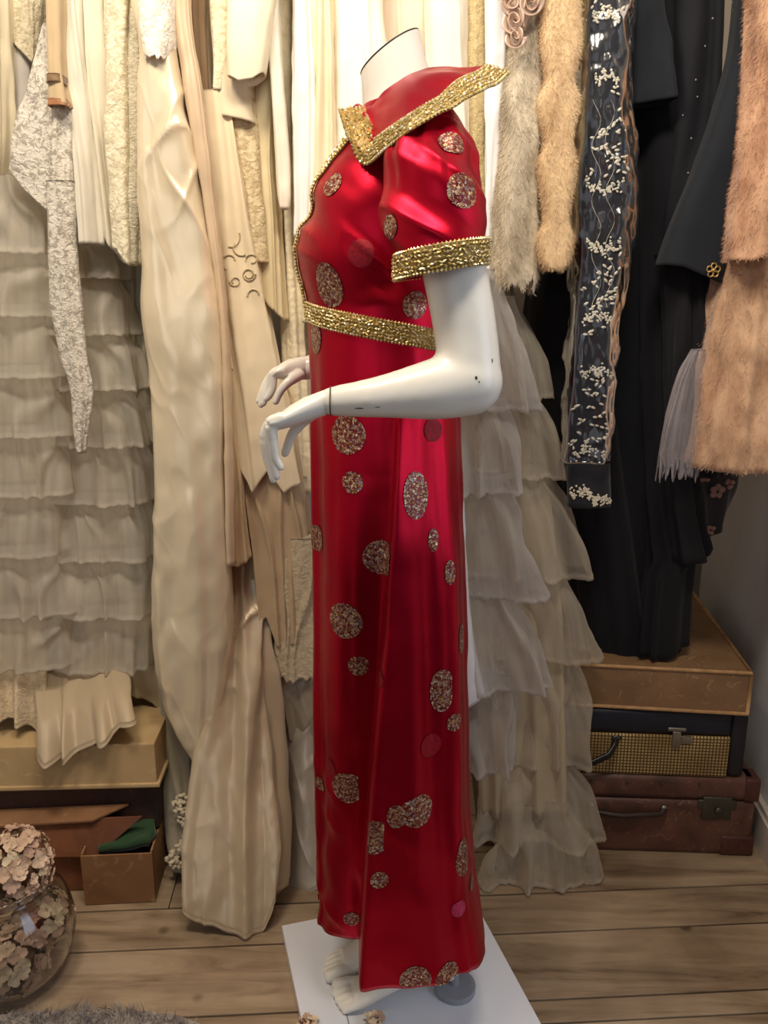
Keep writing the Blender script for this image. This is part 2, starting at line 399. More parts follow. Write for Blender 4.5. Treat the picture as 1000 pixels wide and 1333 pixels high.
tag(m.build('baseboard_right', plain('skirting_paint', (214, 200, 184), .45)), 'cream painted skirting board', kind='structure')

wl = MB(); wl.box((-1.40, -.6, 0), (-1.34, 2.36, 2.7)); tag(wl.build('wall_left', plain('left_plaster', (222, 214, 204), .9, nscale=8)), 'pale plaster wall left of the rail', kind='structure')
cl_ = MB(); cl_.box((-1.40, -.6, 2.7), (1.6, 2.42, 2.76)); tag(cl_.build('ceiling', plain('ceiling_paint', (236, 232, 226), .9, nscale=8)), 'white ceiling', kind='structure')

# clothes rail above the frame, from which everything hangs
rl = thing('clothes_rail', 'steel clothes rail above the hanging dresses', 'rail', (0, 1.72, 1.83))
steel = plain('steel', (150, 148, 145), .35, 1.0)
m = MB(); m.tube([(-1.15, 1.72, 1.86), (1.0, 1.72, 1.86)], .014, 12); m.build('bar', steel, rl, True)
for x in (-1.0, 0.0, .92):
    m = MB(); m.tube([(x, 1.72, 1.86), (x, 2.36, 1.86)], .010, 10); m.build('bracket', steel, rl, True)

# ------------------------------------------------------------------ plinth board
brd = plain('white_laminate', (225, 226, 230), .22, 0, .5, 5, .03)
c0 = G(367, 1205, .022); ang = math.radians(15.5); ux = np.array([math.cos(ang), math.sin(ang)]); uy = np.array([math.sin(ang), -math.cos(ang)])
def bp(a, b, z): q = c0[:2]+ux*a+uy*b; return (q[0], q[1], z)
m = MB(); bw, bl = .395, .50
vv = [bp(0, 0, .001), bp(bw, 0, .001), bp(bw, bl, .001), bp(0, bl, .001), bp(0, 0, .022), bp(bw, 0, .022), bp(bw, bl, .022), bp(0, bl, .022)]
m.add(vv, [(3, 2, 1, 0), (4, 5, 6, 7), (0, 1, 5, 4), (1, 2, 6, 5), (2, 3, 7, 6), (3, 0, 4, 7)])
plinth = m.build('plinth_board', brd); tag(plinth, 'white glossy board on the floor under the mannequin', 'board')
m = MB(); a = G(446, 1298, .0225); b_ = G(457, 1345, .0225); m.tube([a, b_], .0008, 6); m.build('joint_line', plain('joint', (120, 116, 110), .7), plinth)

# ------------------------------------------------------------------ mannequin
YC = 1.22
shell = plain('mannequin_gloss', (232, 226, 212), .28, 0, .5, 3, .03)
def loft(mb, rings, n=20):               # rings: (center, ax vector, ay vector)
    V = []
    for c, a, b in rings:
        for k in range(n):
            q = 2*math.pi*k/n; V.append(np.array(c)+np.array(a)*math.cos(q)+np.array(b)*math.sin(q))
    mb.add(V, grid_faces(len(rings), n)+[tuple(range(n)), tuple((len(rings)-1)*n+k for k in reversed(range(n)))])
def smooth_path(pts, rad, n=24):
    pts = np.array(pts, float); rad = np.array(rad, float); k = np.arange(len(pts)); x = np.linspace(0, len(pts)-1, n)
    q = np.stack([crom(k, pts[:, i], x) for i in range(3)], 1); r = crom(k, rad, x)
    d0 = q[0]-q[1]; d1 = q[-1]-q[-2]; d0 /= np.linalg.norm(d0); d1 /= np.linalg.norm(d1)
    pre = [q[0]+d0*r[0]*s for s in (.95, .75, .4)]; post = [q[-1]+d1*r[-1]*s for s in (.4, .75, .95)]
    rr = [r[0]*s for s in (.3, .66, .92)]+list(r)+[r[-1]*s for s in (.92, .66, .3)]
    return np.concatenate([pre, q, post], 0), rr
def remesh(mb, name, mat, parent, voxel, sm=6, fac=.5):
    me = bpy.data.meshes.new('tmp'); me.from_pydata([tuple(map(float, v)) for v in mb.v], [], mb.f)
    bm = bmesh.new(); bm.from_mesh(me); bmesh.ops.recalc_face_normals(bm, faces=bm.faces[:]); bm.to_mesh(me); bm.free()
    o = bpy.data.objects.new('tmp', me); COL.objects.link(o)
    r = o.modifiers.new('r', 'REMESH'); r.mode = 'VOXEL'; r.voxel_size = voxel
    s = o.modifiers.new('s', 'SMOOTH'); s.factor = fac; s.iterations = sm
    bpy.context.view_layer.update()
    ev = o.evaluated_get(bpy.context.evaluated_depsgraph_get()); nm = bpy.data.meshes.new_from_object(ev)
    bpy.data.objects.remove(o); nm.polygons.foreach_set('use_smooth', [True]*len(nm.polygons))
    nm.materials.clear(); nm.materials.append(mat); nm.name = name
    return link(bpy.data.objects.new(name, nm), parent)

mq = thing('mannequin', 'glossy white headless mannequin in side view standing on the white board', 'mannequin', G(590, 1286, .022))
body = MB()
def px_w(n, Y, py): return n/F*(Y*CP+(H-P(500, py, Y)[2])*SP)
# torso, hidden by the dress
for_t = [(190, 525, 40, .12), (230, 520, 60, .12), (300, 505, 74, .11), (400, 500, 70, .10), (520, 505, 72, .12), (620, 512, 72, .13), (680, 515, 66, .12)]
loft(body, [((P(x, y, YC)), (px_w(w, YC, y), 0, 0), (0, b, 0)) for y, x, w, b in for_t])
# neck with its slanted cut
tl, tr = P(470, 98, YC), P(547, 42, YC); tc_ = (tl+tr)/2; ta = (tr-tl)/2
nb = P(528, 205, YC); nm_ = P(521, 135, YC)
nk = MB()
loft(nk, [(nb, (.075, 0, .01), (0, .085, 0)), (P(524, 170, YC), (.06, 0, .012), (0, .066, 0)), (nm_, (.050, 0, .018), (0, .054, 0)), (P(513, 105, YC), (ta+np.array([.046, 0, .02]))/2*1.02, (0, .05, 0)), (tc_, ta, (0, .050, 0))], 40)
nko = nk.build('neck', shell, mq, True); nko.data.polygons[-1].use_smooth = False; nko.data.set_sharp_from_angle(angle=math.radians(50))
# near arm, bent at the elbow
q, r = smooth_path([P(560, 205, 1.08), P(578, 290, 1.045), P(590, 345, 1.022), P(605, 425, 1.005), P(613, 492, .995)], [.040, .036, .0395, .0388, .038]); body.tube(q, r, 20)
q, r = smooth_path([P(611, 497, .995), P(565, 507, .99), P(500, 516, .99), P(432, 522.5, 1.0)], [.042, .0375, .0265, .0185]); body.tube(q, r, 20)
# far arm
q, r = smooth_path([P(560, 205, 1.36), P(575, 330, 1.42), P(580, 440, 1.44)], [.045, .04, .036]); body.tube(q, r, 16)
q, r = smooth_path([P(580, 440, 1.44), P(500, 462, 1.42), P(402, 479, 1.38)], [.037, .03, .0215]); body.tube(q, r, 16)
# legs
for (ax, ay, tx, ty) in ((.085, 1.19, 0, 0), (.065, 1.285, 0, 0)):
    q, r = smooth_path([(.02, (ay+YC)/2, .80), (.03, ay, .66), (.035, ay, .47), (.075, ay, .33), (ax, ay, .13)], [.08, .07, .052, .05, .028]); body.tube(q, r, 18)
torso = remesh(body, 'body', shell, mq, .0055, 8)
# feet
def foot(toe, ax, ay, heel_z, dirx):
    mb = MB(); z0 = .0225; t = np.array(toe); an = np.array([ax, ay, .13])
    u = t[:2]-an[:2]; L = np.linalg.norm(u); u = u/L; sd = np.array([-u[1], u[0]])
    def pt(k, z, s=0.0): return np.array([*(an[:2]+u*L*k+sd*s), z])
    rings = []
    for k, z, w, h in ((-.22, heel_z+.03, .020, .026), (-.10, heel_z+.038, .027, .037), (.1, heel_z+.055, .027, .048), (.3, heel_z*.7+.052, .026, .040), (.5, heel_z*.35+.046, .028, .030), (.68, z0+.021, .032, .020), (.82, z0+.015, .032, .0145)):
        rings.append((pt(k, max(z, z0+h*.98)), (*(sd*w), 0), (0, 0, h)))
    loft(mb, rings, 18)
    q, r = smooth_path([pt(0, .16), pt(.05, heel_z+.075), pt(.25, heel_z+.05)], [.028, .03, .03], 10); mb.tube(q, r, 14)
    for i, (s, l, rr) in enumerate(((-.022, .98, .0120), (-.007, 1.0, .0085), (.006, .975, .008), (.0175, .945, .0075), (.0275, .91, .007))):
        q, r = smooth_path([pt(.74, z0+.015, s*dirx*.9), pt(.85*l+.04, z0+.014, s*dirx), pt(l, z0+rr, s*dirx)], [rr*1.1, rr*1.1, rr], 8); mb.tube(q, r, 10)
    return remesh(mb, 'foot', shell, mq, .0022, 4)
foot(G(438, 1303, .022), .085, 1.19, .055, 1); foot(G(425, 1266, .022), .065, 1.285, .055, -1)
# hands
def hand(wrist, palm, fingers, thumb):
    mb = MB()
    loft(mb, palm, 18)
    for f, r0 in fingers:
        q, r = smooth_path(f, np.linspace(r0, r0*.62, len(f)), 14); mb.tube(q, r, 12)
    q, r = smooth_path(thumb, np.linspace(.0095, .0055, len(thumb)), 14); mb.tube(q, r, 12)
    return remesh(mb, 'hand', shell, mq, .0017, 4)
hand(None, [(P(429, 522, 1.0), (0, .014, 0), (.001, 0, .0165)), (P(412, 528, 1.0), (0, .020, 0), (.003, 0, .0170)), (P(390, 536, 1.0), (0, .030, 0), (.005, 0, .0175)), (P(370, 544, 1.0), (0, .037, 0), (.007, 0, .0150)), (P(357, 547, 1.0), (0, .037, 0), (.008, 0, .009))],
     [([P(366, 545, y), P(352, 551, y), P(347+dx, 572, y+.002), P(350+dx, 594, y+.004), P(357+dx, 594+l, y+.005)], .0085) for y, dx, l in ((.972, 8, 14), (.991, 3, 26), (1.010, -1, 30), (1.029, -3, 22))],
     [P(408, 536, 1.02), P(392, 550, 1.034), P(380, 566, 1.036), P(371, 590, 1.034)])
hand(None, [(P(403, 479, 1.38), (0, .016, 0), (0, 0, .020)), (P(388, 480, 1.375), (0, .024, 0), (0, 0, .019)), (P(373, 481, 1.37), (0, .034, 0), (.003, 0, .017)), (P(361, 483, 1.37), (0, .037, 0), (.005, 0, .012))],
     [([P(366, 482, y), P(355, 488, y), P(349+dx, 502, y), P(344+dx, 515, y), P(341+dx, 515+l, y)], .009) for y, dx, l in ((1.345, 6, 4), (1.363, 2, 10), (1.382, -1, 12), (1.402, -4, 7))],
     [P(390, 488, 1.35), P(376, 497, 1.335), P(366, 508, 1.33), P(359, 523, 1.33)])
# wrist joint ring, neck cap, chips
m = MB(); qs = [P(430.5+1.0*math.sin(a), 522.5-19.0*math.cos(a), 1.0+.0195*math.sin(a)) for a in np.linspace(0, 2*math.pi, 25)]
m.tube(qs, .0009, 6, False); tag(m.build('wrist_joint', plain('joint_dark', (96, 84, 66), .6), mq, True), 'dark wrist joint seam')
m = MB(); up = np.cross(ta, np.array([0, .05, 0])); up = up/np.linalg.norm(up); up = up if up[2] > 0 else -up
loft(m, [(tc_+up*s, ta*k, (0, .050*k, 0)) for s, k in ((.0002, .998), (.0022, .998), (.0022, .9))], 40)
tag(m.build('neck_cap', plain('cap_metal', (70, 68, 66), .4, .8), mq), 'dark metal cap on the slanted neck')
chip = plain('chip', (58, 48, 38), .8)
m = MB()
for (x, y, Y, rx, rz) in ((469, 531.5, .962, .0055, .0011), (492, 530, .962, .003, .0006), (620, 492, .955, .0012, .0022), (640, 470, .960, .0005, .002)):
    m.blob(P(x, y, Y), (rx, .003, rz))
chips = m
m = MB(); dc = G(592, 1287, .022); m.tube([dc+np.array([0, 0, .0]), dc+np.array([0, 0, .010]), dc+np.array([0, 0, .011])], [.0375, .0375, .036], 40)
m.tube([dc, dc+np.array([0, 0, .02]), dc+np.array([.0, 0, .12])], [.008, .007, .007], 12)
tag(m.build('stand_base', plain('stand_grey', (150, 153, 160), .45, .1), mq), 'grey round metal stand disc')

# ------------------------------------------------------------------ the red dress
def redmat():
    m, nt, b = new_mat('red_satin'); tc = nd(nt, 'ShaderNodeTexCoord')
    n1 = nd(nt, 'ShaderNodeTexNoise', i_Scale=7.0, i_Detail=4.0); nt.links.new(tc.outputs['Object'], n1.inputs['Vector'])
    r = ramp(nt, n1.outputs[0], [(.3, (.38, .0026, .017)), (.7, (.48, .0042, .022))]); nt.links.new(r.outputs[0], b.inputs['Base Color'])
    mp = nd(nt, 'ShaderNodeMapping'); mp.inputs['Scale'].default_value = (1200, 90, 1); nt.links.new(tc.outputs['UV'], mp.inputs[0])
    n2 = nd(nt, 'ShaderNodeTexNoise', i_Scale=1.0, i_Detail=2.0); nt.links.new(mp.outputs[0], n2.inputs['Vector'])
    bump(nt, b, n2.outputs[0], .0003, .5)
    b.inputs['Metallic'].default_value = .72; b.inputs['Roughness'].default_value = .34
    b.inputs['Anisotropic'].default_value = .5; b.inputs['Specular IOR Level'].default_value = .15
    return m
RED = redmat()
def goldmat():
    m, nt, b = new_mat('gold_braid'); tc = nd(nt, 'ShaderNodeTexCoord')
    n1 = nd(nt, 'ShaderNodeTexNoise', i_Scale=260.0, i_Detail=2.0); nt.links.new(tc.outputs['Object'], n1.inputs['Vector'])
    r = ramp(nt, n1.outputs[0], [(.34, s2l((168, 136, 66))), (.5, s2l((224, 198, 122))), (.66, s2l((255, 250, 224)))]); nt.links.new(r.outputs[0], b.inputs['Base Color'])
    b.inputs['Metallic'].default_value = .6; b.inputs['Roughness'].default_value = .34
    return m
GOLD = goldmat(); GOLDBACK = plain('braid_backing', (150, 120, 62), .5, .4, nscale=120, var=.4)
def medmat(tone, name):
    m, nt, b = new_mat(name); tc = nd(nt, 'ShaderNodeTexCoord')
    vo = nd(nt, 'ShaderNodeTexVoronoi', feature='DISTANCE_TO_EDGE', i_Scale=290.0); nt.links.new(tc.outputs['UV'], vo.inputs['Vector'])
    v2 = nd(nt, 'ShaderNodeTexVoronoi', i_Scale=290.0); nt.links.new(tc.outputs['UV'], v2.inputs['Vector'])
    wv = nd(nt, 'ShaderNodeTexNoise', i_Scale=210.0, i_Detail=3.0); nt.links.new(tc.outputs['UV'], wv.inputs['Vector'])
    sep = nd(nt, 'ShaderNodeSeparateColor'); nt.links.new(v2.outputs['Color'], sep.inputs[0])
    r = ramp(nt, sep.outputs[0], [(.1, s2l((138, 78, 50))), (.35, s2l((206, 172, 112))), (.6, s2l((146, 136, 140))), (.9, s2l((228, 208, 166)))])
    r2 = ramp(nt, vo.outputs['Distance'], [(.05, (0, 0, 0)), (.10, (1, 1, 1))])
    r3 = ramp(nt, wv.outputs[0], [(.42, (0, 0, 0)), (.52, (1, 1, 1))])
    ml = nd(nt, 'ShaderNodeMath', operation='MULTIPLY'); nt.links.new(r2.outputs[0], ml.inputs[0]); nt.links.new(r3.outputs[0], ml.inputs[1])
    mx = nd(nt, 'ShaderNodeMix', data_type='RGBA'); nt.links.new(ml.outputs[0], mx.inputs[0]); mx.inputs[6].default_value = (.17, .018, .02, 1)
    nt.links.new(r.outputs[0], mx.inputs[7]); nt.links.new(mx.outputs[2], b.inputs['Base Color'])
    b.inputs['Metallic'].default_value = .55; b.inputs['Roughness'].default_value = .33
    bump(nt, b, ml.outputs[0], .0006, .6)
    return m
MED = medmat(0, 'brocade_medallion')
MEDRED = plain('tone_medallion', (140, 6, 26), .55, .4, nscale=300, var=.4)
MEDPINK = plain('pink_medallion', (190, 60, 96), .4, .5, nscale=300, var=.4)

dress = thing('red_dress', 'long red satin dress with gold braid and round brocade medallions', 'dress', G(545, 1285, .03))
# ring table: py at the body's middle plane, left px, right px, half width towards the camera
RT = [(118, 492, 560, .045), (140, 474, 585, .056), (165, 458, 600, .074), (195, 440, 608, .102), (235, 420, 612, .134), (290, 401, 610, .148), (340, 392.5, 603, .15), (372, 396, 597, .143), (402, 402, 592, .134),
      (450, 404, 593, .136), (540, 407, 597, .152), (620, 409, 600, .165), (800, 411, 606, .172), (1000, 413, 607, .178), (1090, 414, 613, .18), (1176, 412, 626, .182)]
def dress_surface(N=260, M=560):
    py = [r[0] for r in RT]; yy = np.linspace(py[0], py[-1], N)
    xl = crom(py, [r[1] for r in RT], yy); xr = crom(py, [r[2] for r in RT], yy); bb = crom(py, [r[3] for r in RT], yy)
    ph = np.linspace(0, 2*np.pi, M, endpoint=False)          # 0 = front of the body (left), pi/2 = towards the camera
    V = np.zeros((N, M, 3))
    for i, y in enumerate(yy):
        L, R = P(xl[i], y, YC), P(xr[i], y, YC); cx = (L[0]+R[0])/2; a = (R[0]-L[0])/2; b = bb[i]
        low = np.clip((y-480)/700., 0, 1); e = .95-.28*low
        c, s = np.cos(ph), np.sin(ph)
        X = -a*np.sign(c)*np.abs(c)**e; Yv = -b*np.sign(s)*np.abs(s)**e
        # deep pleat on the near side: the cloth in front of it is set back
        pp = math.radians(100-24*low)
        k = 1/(1+np.exp((ph-pp)/.012)); k = np.where(ph > np.pi, 0, k)
        g = k*np.clip(1-((pp-ph)/1.5), 0, 1)**.7*np.where(ph > np.pi, 0, 1)
        dep = .012*min(1, low*6)+.085*low**1.4
        Yv += g*dep
        lip = np.exp(-((ph-pp-.03)/.07)**2)*min(1, low*3); Yv -= lip*.010; X -= lip*.012
        # a softer second pleat further back and one at the front
        for pq, w, am in ((2.05, .16, -.010), (2.5, .14, .009), (.55, .14, -.008), (.25, .1, .006), (5.0, .3, .012), (4.2, .3, -.012)):
            gg = np.exp(-((ph-pq)/w)**2)*low**.8; Yv -= gg*am*np.sign(s)
        V[i, :, 0] = cx+X; V[i, :, 1] = YC+Yv; V[i, :, 2] = L[2]
    # hem line
    hz = V[-1, 0, 2]
    x, y_, z = V[:, :, 0], V[:, :, 1], V[:, :, 2]
    T = np.repeat(((yy-py[0])/(py[-1]-py[0]))[:, None], M, 1)
    PH = np.repeat(ph[None], N, 0)
    d = .0022*noise(x*14, y_*14, z*7, 31)+.0012*noise(x*30, y_*30, z*20, 32)
    bod = np.clip((395-yy)/60., 0, 1)[:, None]*np.clip((yy-150)/60., 0, 1)[:, None]
    dl = z*1.0+x*.9
    d += bod*.006*(1-np.abs(noise(dl*24, x*4, y_*4, 33))*2.4)
    sk = np.clip((yy-430)/200., 0, 1)[:, None]
    d += sk*(.006*noise(PH*4.2, z*1.6, 0, 34)+.0014*noise(PH*8, z*2.6, 0, 35))
    low2 = np.clip((yy-850)/250., 0, 1)[:, None]
    d += low2*.0035*(1-np.abs(noise(z*16+x*14, x*10, y_*8, 36))*2.2)
    cx = x.mean(1, keepdims=True)
    nx, ny = (x-cx), (y_-YC); k = np.hypot(nx, ny)+1e-9
    V[:, :, 0] += d*nx/k; V[:, :, 1] += d*ny/k
    V[-1, :, 2] += .004*noise(ph*2, 0, 0, 3)
    return V, yy
DV, DYY = dress_surface()
iw = int(np.argmin(np.abs(DYY-425)))
def turned(V, up=.03):
    return turn_in(V, .0016, .010)
grid_obj('bodice', DV[:iw+1], RED, dress); grid_obj('skirt', turned(DV[iw:]), RED, dress)

# sleeves: near one in full view, the far one mirrored
def sleeve(rows, Y, D, mirror, seed=5, N=70, M=120):
    py = [r[0] for r in rows]; yy = np.linspace(py[0], py[-1], N); t = np.linspace(0, 1, N)
    xl = crom(py, [r[1] for r in rows], yy); xr = crom(py, [r[2] for r in rows], yy); dd = crom(py, [r[3] for r in rows], yy); yc = crom(py, [r[4] for r in rows], yy)
    ph = np.linspace(0, 2*np.pi, M, endpoint=False); V = np.zeros((N, M, 3))
    for i in range(N):
        L, R = P(xl[i], yy[i], yc[i]), P(xr[i], yy[i], yc[i]); cx = (L[0]+R[0])/2; a = (R[0]-L[0])/2
        V[i, :, 0] = cx-a*np.cos(ph); V[i, :, 1] = yc[i]-dd[i]*np.sin(ph); V[i, :, 2] = L[2]-.011*np.cos(ph)*t[i]**2
    x, y_, z = V[:, :, 0], V[:, :, 1], V[:, :, 2]; T = t[:, None]
    d = .006*(1-np.abs(noise(z*22+x*16, x*9, y_*10, seed))*2.3)*np.clip(T*3, 0, 1)*np.clip((1-T)*4, .1, 1)
    d += .0045*np.sin(ph*9+2*noise(np.cos(ph)*2, np.sin(ph)*2, T*2, 7))*np.clip(1-T*1.8, 0, 1)*np.clip(T*5, 0, 1)
    cx = x.mean(1, keepdims=True); cy = y_.mean(1, keepdims=True); nx, ny = x-cx, y_-cy; k = np.hypot(nx, ny)+1e-9
    V[:, :, 0] += d*nx/k; V[:, :, 1] += d*ny/k
    if mirror: V[:, :, 1] = 2*YC-V[:, :, 1]
    return V
SR = [(150, 545, 572, .008, 1.10), (155, 530, 590, .026, 1.092), (166, 514, 602, .042, 1.080), (192, 503, 613, .056, 1.062), (240, 497, 623, .064, 1.042), (285, 500, 628, .065, 1.030), (314, 510, 631, .064, 1.023), (344, 516, 634, .064, 1.02), (353, 518, 634, .064, 1.02)]
SV = sleeve(SR, 0, 0, False); grid_obj('sleeve', turned(SV, .02), RED, dress, cap_top=True)
SV2 = sleeve(SR, 0, 0, True, 8); grid_obj('sleeve', turned(SV2, .02), RED, dress, cap_top=True)

# collar: stands round the neck, turns over and flares to a long wing at the back
def collar_curve(pts, n):
    pts = np.array([P(*p) for p in pts]); k = np.concatenate([[0], np.cumsum(np.linalg.norm(np.diff(pts, axis=0), axis=1))]); x = np.linspace(0, k[-1], n)
    return np.stack([crom(k, pts[:, i], x) for i in range(3)], 1)
near_out = [(452, 152, 1.14), (467, 184, 1.105), (482, 212, 1.080), (505, 192, 1.042), (540, 168, 1.010), (590, 138, 1.025), (630, 114, 1.09), (656, 98, 1.15)]
near_rdg = [(472, 138, 1.180), (476, 141, 1.165), (484, 138, 1.155), (500, 120, 1.15), (530, 100, 1.150), (565, 88, 1.16), (600, 89, 1.18), (622, 95, 1.20)]
near_in = [(478, 165, 1.185), (480, 165, 1.175), (490, 160, 1.165), (505, 150, 1.16), (530, 140, 1.16), (555, 130, 1.165), (580, 128, 1.18), (590, 128, 1.20)]
nC = 70
def half(o, r, i_):
    O, R_, I = collar_curve(o, nC), collar_curve(r, nC), collar_curve(i_, nC)
    rows = []
    for s in np.linspace(0, 1, 8): rows.append(I*(1-s)+R_*s)
    for s in np.linspace(0, 1, 26)[1:]:
        q = R_*(1-s)+O*s; q[:, 2] += .010*np.sin(math.pi*s)*(1-.3*s); rows.append(q)
    return np.array(rows)
CN = half(near_out, near_rdg, near_in)
CN[8:, :, 2] += (.003*noise(CN[8:, :, 0]*30, CN[8:, :, 2]*45, 0, 4))
CF = CN.copy(); CF[:, :, 1] = 2*YC-CF[:, :, 1]
ww = np.clip((np.arange(nC)/nC-.2)/.5, 0, 1)[None, :, None]*.72; CF[8:] = CF[7:8]+(CF[8:]-CF[7:8])*(1-ww)
Cl = np.concatenate([CN, CF[:, ::-1]], 1)                     # near half, round the back, far half
oc = grid_obj('collar', Cl, RED, dress, closed=False)
sm = oc.modifiers.new('thickness', 'SOLIDIFY'); sm.thickness = .0022; sm.offset = 0

# gold braid: a backing strip with rows of small bright loops
def braid(name, path, nrm, width, parent, seed=1, step=.0046):
    """path: points along the middle of the strip, nrm: outward normals"""
    path = np.array(path, float); nrm = np.array(nrm, float)
    k = np.concatenate([[0], np.cumsum(np.linalg.norm(np.diff(path, axis=0), axis=1))]); n = max(4, int(k[-1]/step)); x = np.linspace(0, k[-1], n)
    p = np.stack([np.interp(x, k, path[:, i]) for i in range(3)], 1); nn = np.stack([np.interp(x, k, nrm[:, i]) for i in range(3)], 1)
    nn /= np.linalg.norm(nn, axis=1)[:, None]; t = np.gradient(p, axis=0); t /= np.linalg.norm(t, axis=1)[:, None]+1e-9
    w = np.cross(nn, t); w /= np.linalg.norm(w, axis=1)[:, None]+1e-9
    rng = random.Random(seed); h = width/2; mb = MB()
    rows = [p-w*h+nn*.0008, p-w*h*.9+nn*.003, p+nn*.0036, p+w*h*.9+nn*.003, p+w*h+nn*.0008]
    o = grid_obj(name, np.array(rows), GOLDBACK, parent, closed=False)
    oct_f = [(0, 1, 2), (0, 2, 3), (0, 3, 4), (0, 4, 1), (5, 2, 1), (5, 3, 2), (5, 4, 3), (5, 1, 4)]
    def bit(c, a, b, cc, la, lb, lc): mb.add([c+cc*lc, c+a*la, c+b*lb, c-a*la, c-b*lb, c-cc*lc], oct_f)
    for i in range(n):
        for s in (-1, 1):                                      # scalloped edge loops
            bit(p[i]+w[i]*h*.93*s+nn[i]*.0030, w[i], t[i], nn[i], .0027, .0023, .0022)
        for q in (-.62, -.34, 0, .34, .62):
            a = rng.uniform(-.8, .8); tt = t[i]*math.cos(a)+w[i]*math.sin(a); ww = np.cross(nn[i], tt)
            bit(p[i]+w[i]*h*(q+rng.uniform(-.08, .08))+t[i]*rng.uniform(-.001, .001)+nn[i]*.0040, tt, ww, nn[i]+t[i]*rng.uniform(-.5, .5)+w[i]*rng.uniform(-.5, .5), .0034, .0016, .0019)
    mb.build('braid_loops', GOLD, o)
    return tag(o, 'sparkling gold braid')

bv = BVHTree.FromPolygons([Vector(v) for v in DV.reshape(-1, 3)], grid_faces(*DV.shape[:2]))
bvs = BVHTree.FromPolygons([Vector(v) for v in SV.reshape(-1, 3)], grid_faces(*SV.shape[:2]))
def outward(n, p, c): return n if (n.x*(p.x-c[0])+n.y*(p.y-c[1])) > 0 else -n
def on_dress(px, py, tree=None):
    r = Vector(ray(px, py)); r.normalize(); hit, n, i, dd = (tree or bv).ray_cast(Vector((0, 0, H)), r)
    if hit is None: return None
    if n.dot(r) > 0: n = -n
    return hit, n
# waist braid all round
path, nr = [], []
za, zb = P(400, 402, YC)[2]-.003, P(590, 452, 1.16)[2]
for a in np.linspace(0, 2*math.pi, 181):
    ca, sa = math.cos(a), math.sin(a); z = za+(zb-za)*(1-ca)/2
    o = Vector((.0-.4*ca, YC-.4*sa, z)); dr = Vector((ca, sa, 0)); hit, n, i, dd = bv.ray_cast(o, dr)
    if hit: path.append(hit); nr.append(-n if n.dot(dr) > 0 else n)
braid('waist_braid', path, nr, .027, dress, 2)
# cuff braid round both sleeves
for S_ in (SV, SV2):
    R_ = S_[-6]; c = R_.mean(0); path = [R_[i % len(R_)] for i in range(0, len(R_)+1)]; nr = [np.array([p[0]-c[0], p[1]-c[1], 0]) for p in path]
    braid('cuff_braid', path, nr, .030, dress, 3)
# collar braid along the outer edge of both halves
for C_, sg in ((CN, 1), (CF, -1)):
    O = C_[-1]; wd = C_[-12]-O; wd /= np.linalg.norm(wd, axis=1)[:, None]+1e-9; E = O+wd*.0155
    tg = np.gradient(E, axis=0); wv = O-C_[-12]; nn = np.cross(tg, wv); nn *= np.sign(nn[:, 1:2])*(-sg)
    braid('collar_braid', E, nn, .034 if sg == 1 else .022, dress, 4)
# front opening braid down the breast line
path, nr = [], []
for y in np.linspace(188, 398, 60):
    hx = crom([r[0] for r in RT], [r[1] for r in RT], np.array([y]))[0]
    z = P(450, y, YC)[2]; hit, n, i, dd = bv.ray_cast(Vector((-.5, YC-.022-.035*max(0, (300-y)/110), z)), Vector((1, 0, 0)))
    if hit: path.append(hit); nr.append(-n if n.x > 0 else n)
braid('front_braid', path, nr, .024, dress, 6)

def medallion(px, py, r, mat=None, tree=None, clip=None, squash=1.0):
    h = on_dress(px, py, tree)
    if h is None: return
    tree = tree or bv; c, n = h
    a = Vector((0, 0, 1)).cross(n); a.normalize(); b = n.cross(a); V, U = [], []
    nr_, na = 7, 32
    def put(q):
        o = q+n*.03; hit, nn, i, dd = tree.ray_cast(o, -n, .08)
        if hit is None: hit, nn = tree.find_nearest(q)[:2]
        if nn.dot(n) < 0: nn = -nn
        return hit+nn*.0011
    for i in range(1, nr_+1):
        for k in range(na):
            th = 2*math.pi*k/na; x, y = r*i/nr_*math.cos(th)*squash, r*i/nr_*math.sin(th)
            if clip:
                x = min(x, clip[1]*r) if clip[0] == 'r' else x
                x = max(x, -clip[1]*r) if clip[0] == 'l' else x
                y = max(y, -clip[1]*r) if clip[0] == 'b' else y
            V.append(put(c+a*x+b*y)); U.append((x+px*.01, y+py*.013))
    V.append(put(c)); U.append((px*.01, py*.013)); ce = len(V)-1
    f = grid_faces(nr_, na)+[(ce, (k+1) % na, k) for k in range(na)]
    mesh_obj('medallion', V, [tuple(reversed(q)) for q in f], mat or MED, dress, U)
for a in [(428, 371, .030, None, None, None, .8), (540, 397, .018), (411, 440, .022), (452, 566, .027), (459, 628, .0155), (541, 645, .033, None, None, None, .62), (497, 725, .0255), (564, 703, .0165, None, None, None, .5), (586, 745, .018, None, None, None, .5), (449, 808, .027), (467, 867, .0155), (576, 899, .033, None, None, ('r', .5), .6), (592, 940, .014), (453, 1026, .027, None, None, ('r', .6)), (486, 1090, .029, None, None, ('r', .55)), (516, 1063, .020, None, None, None, .7), (546, 1056, .0255), (494, 1145, .014), (604, 1116, .032, None, None, None, .55), (614, 1147, .014), (541, 1275, .025, None, None, ('b', .45)), (583, 1270, .022), (458, 1196, .014), (600, 832, .022), (413, 700, .020), (418, 1020, .012), (433, 240, .016)]:
    medallion(*a)
for a in [(495, 883, .013), (563, 560, .016), (430, 1000, .016), (470, 330, .017), (560, 970, .018)]: medallion(a[0], a[1], a[2], MEDRED)
medallion(598, 1183, .013, MEDPINK)
for a in [(587, 186, .016), (603, 248, .020), (508, 295, .014)]: medallion(a[0], a[1], a[2], MED, bvs)
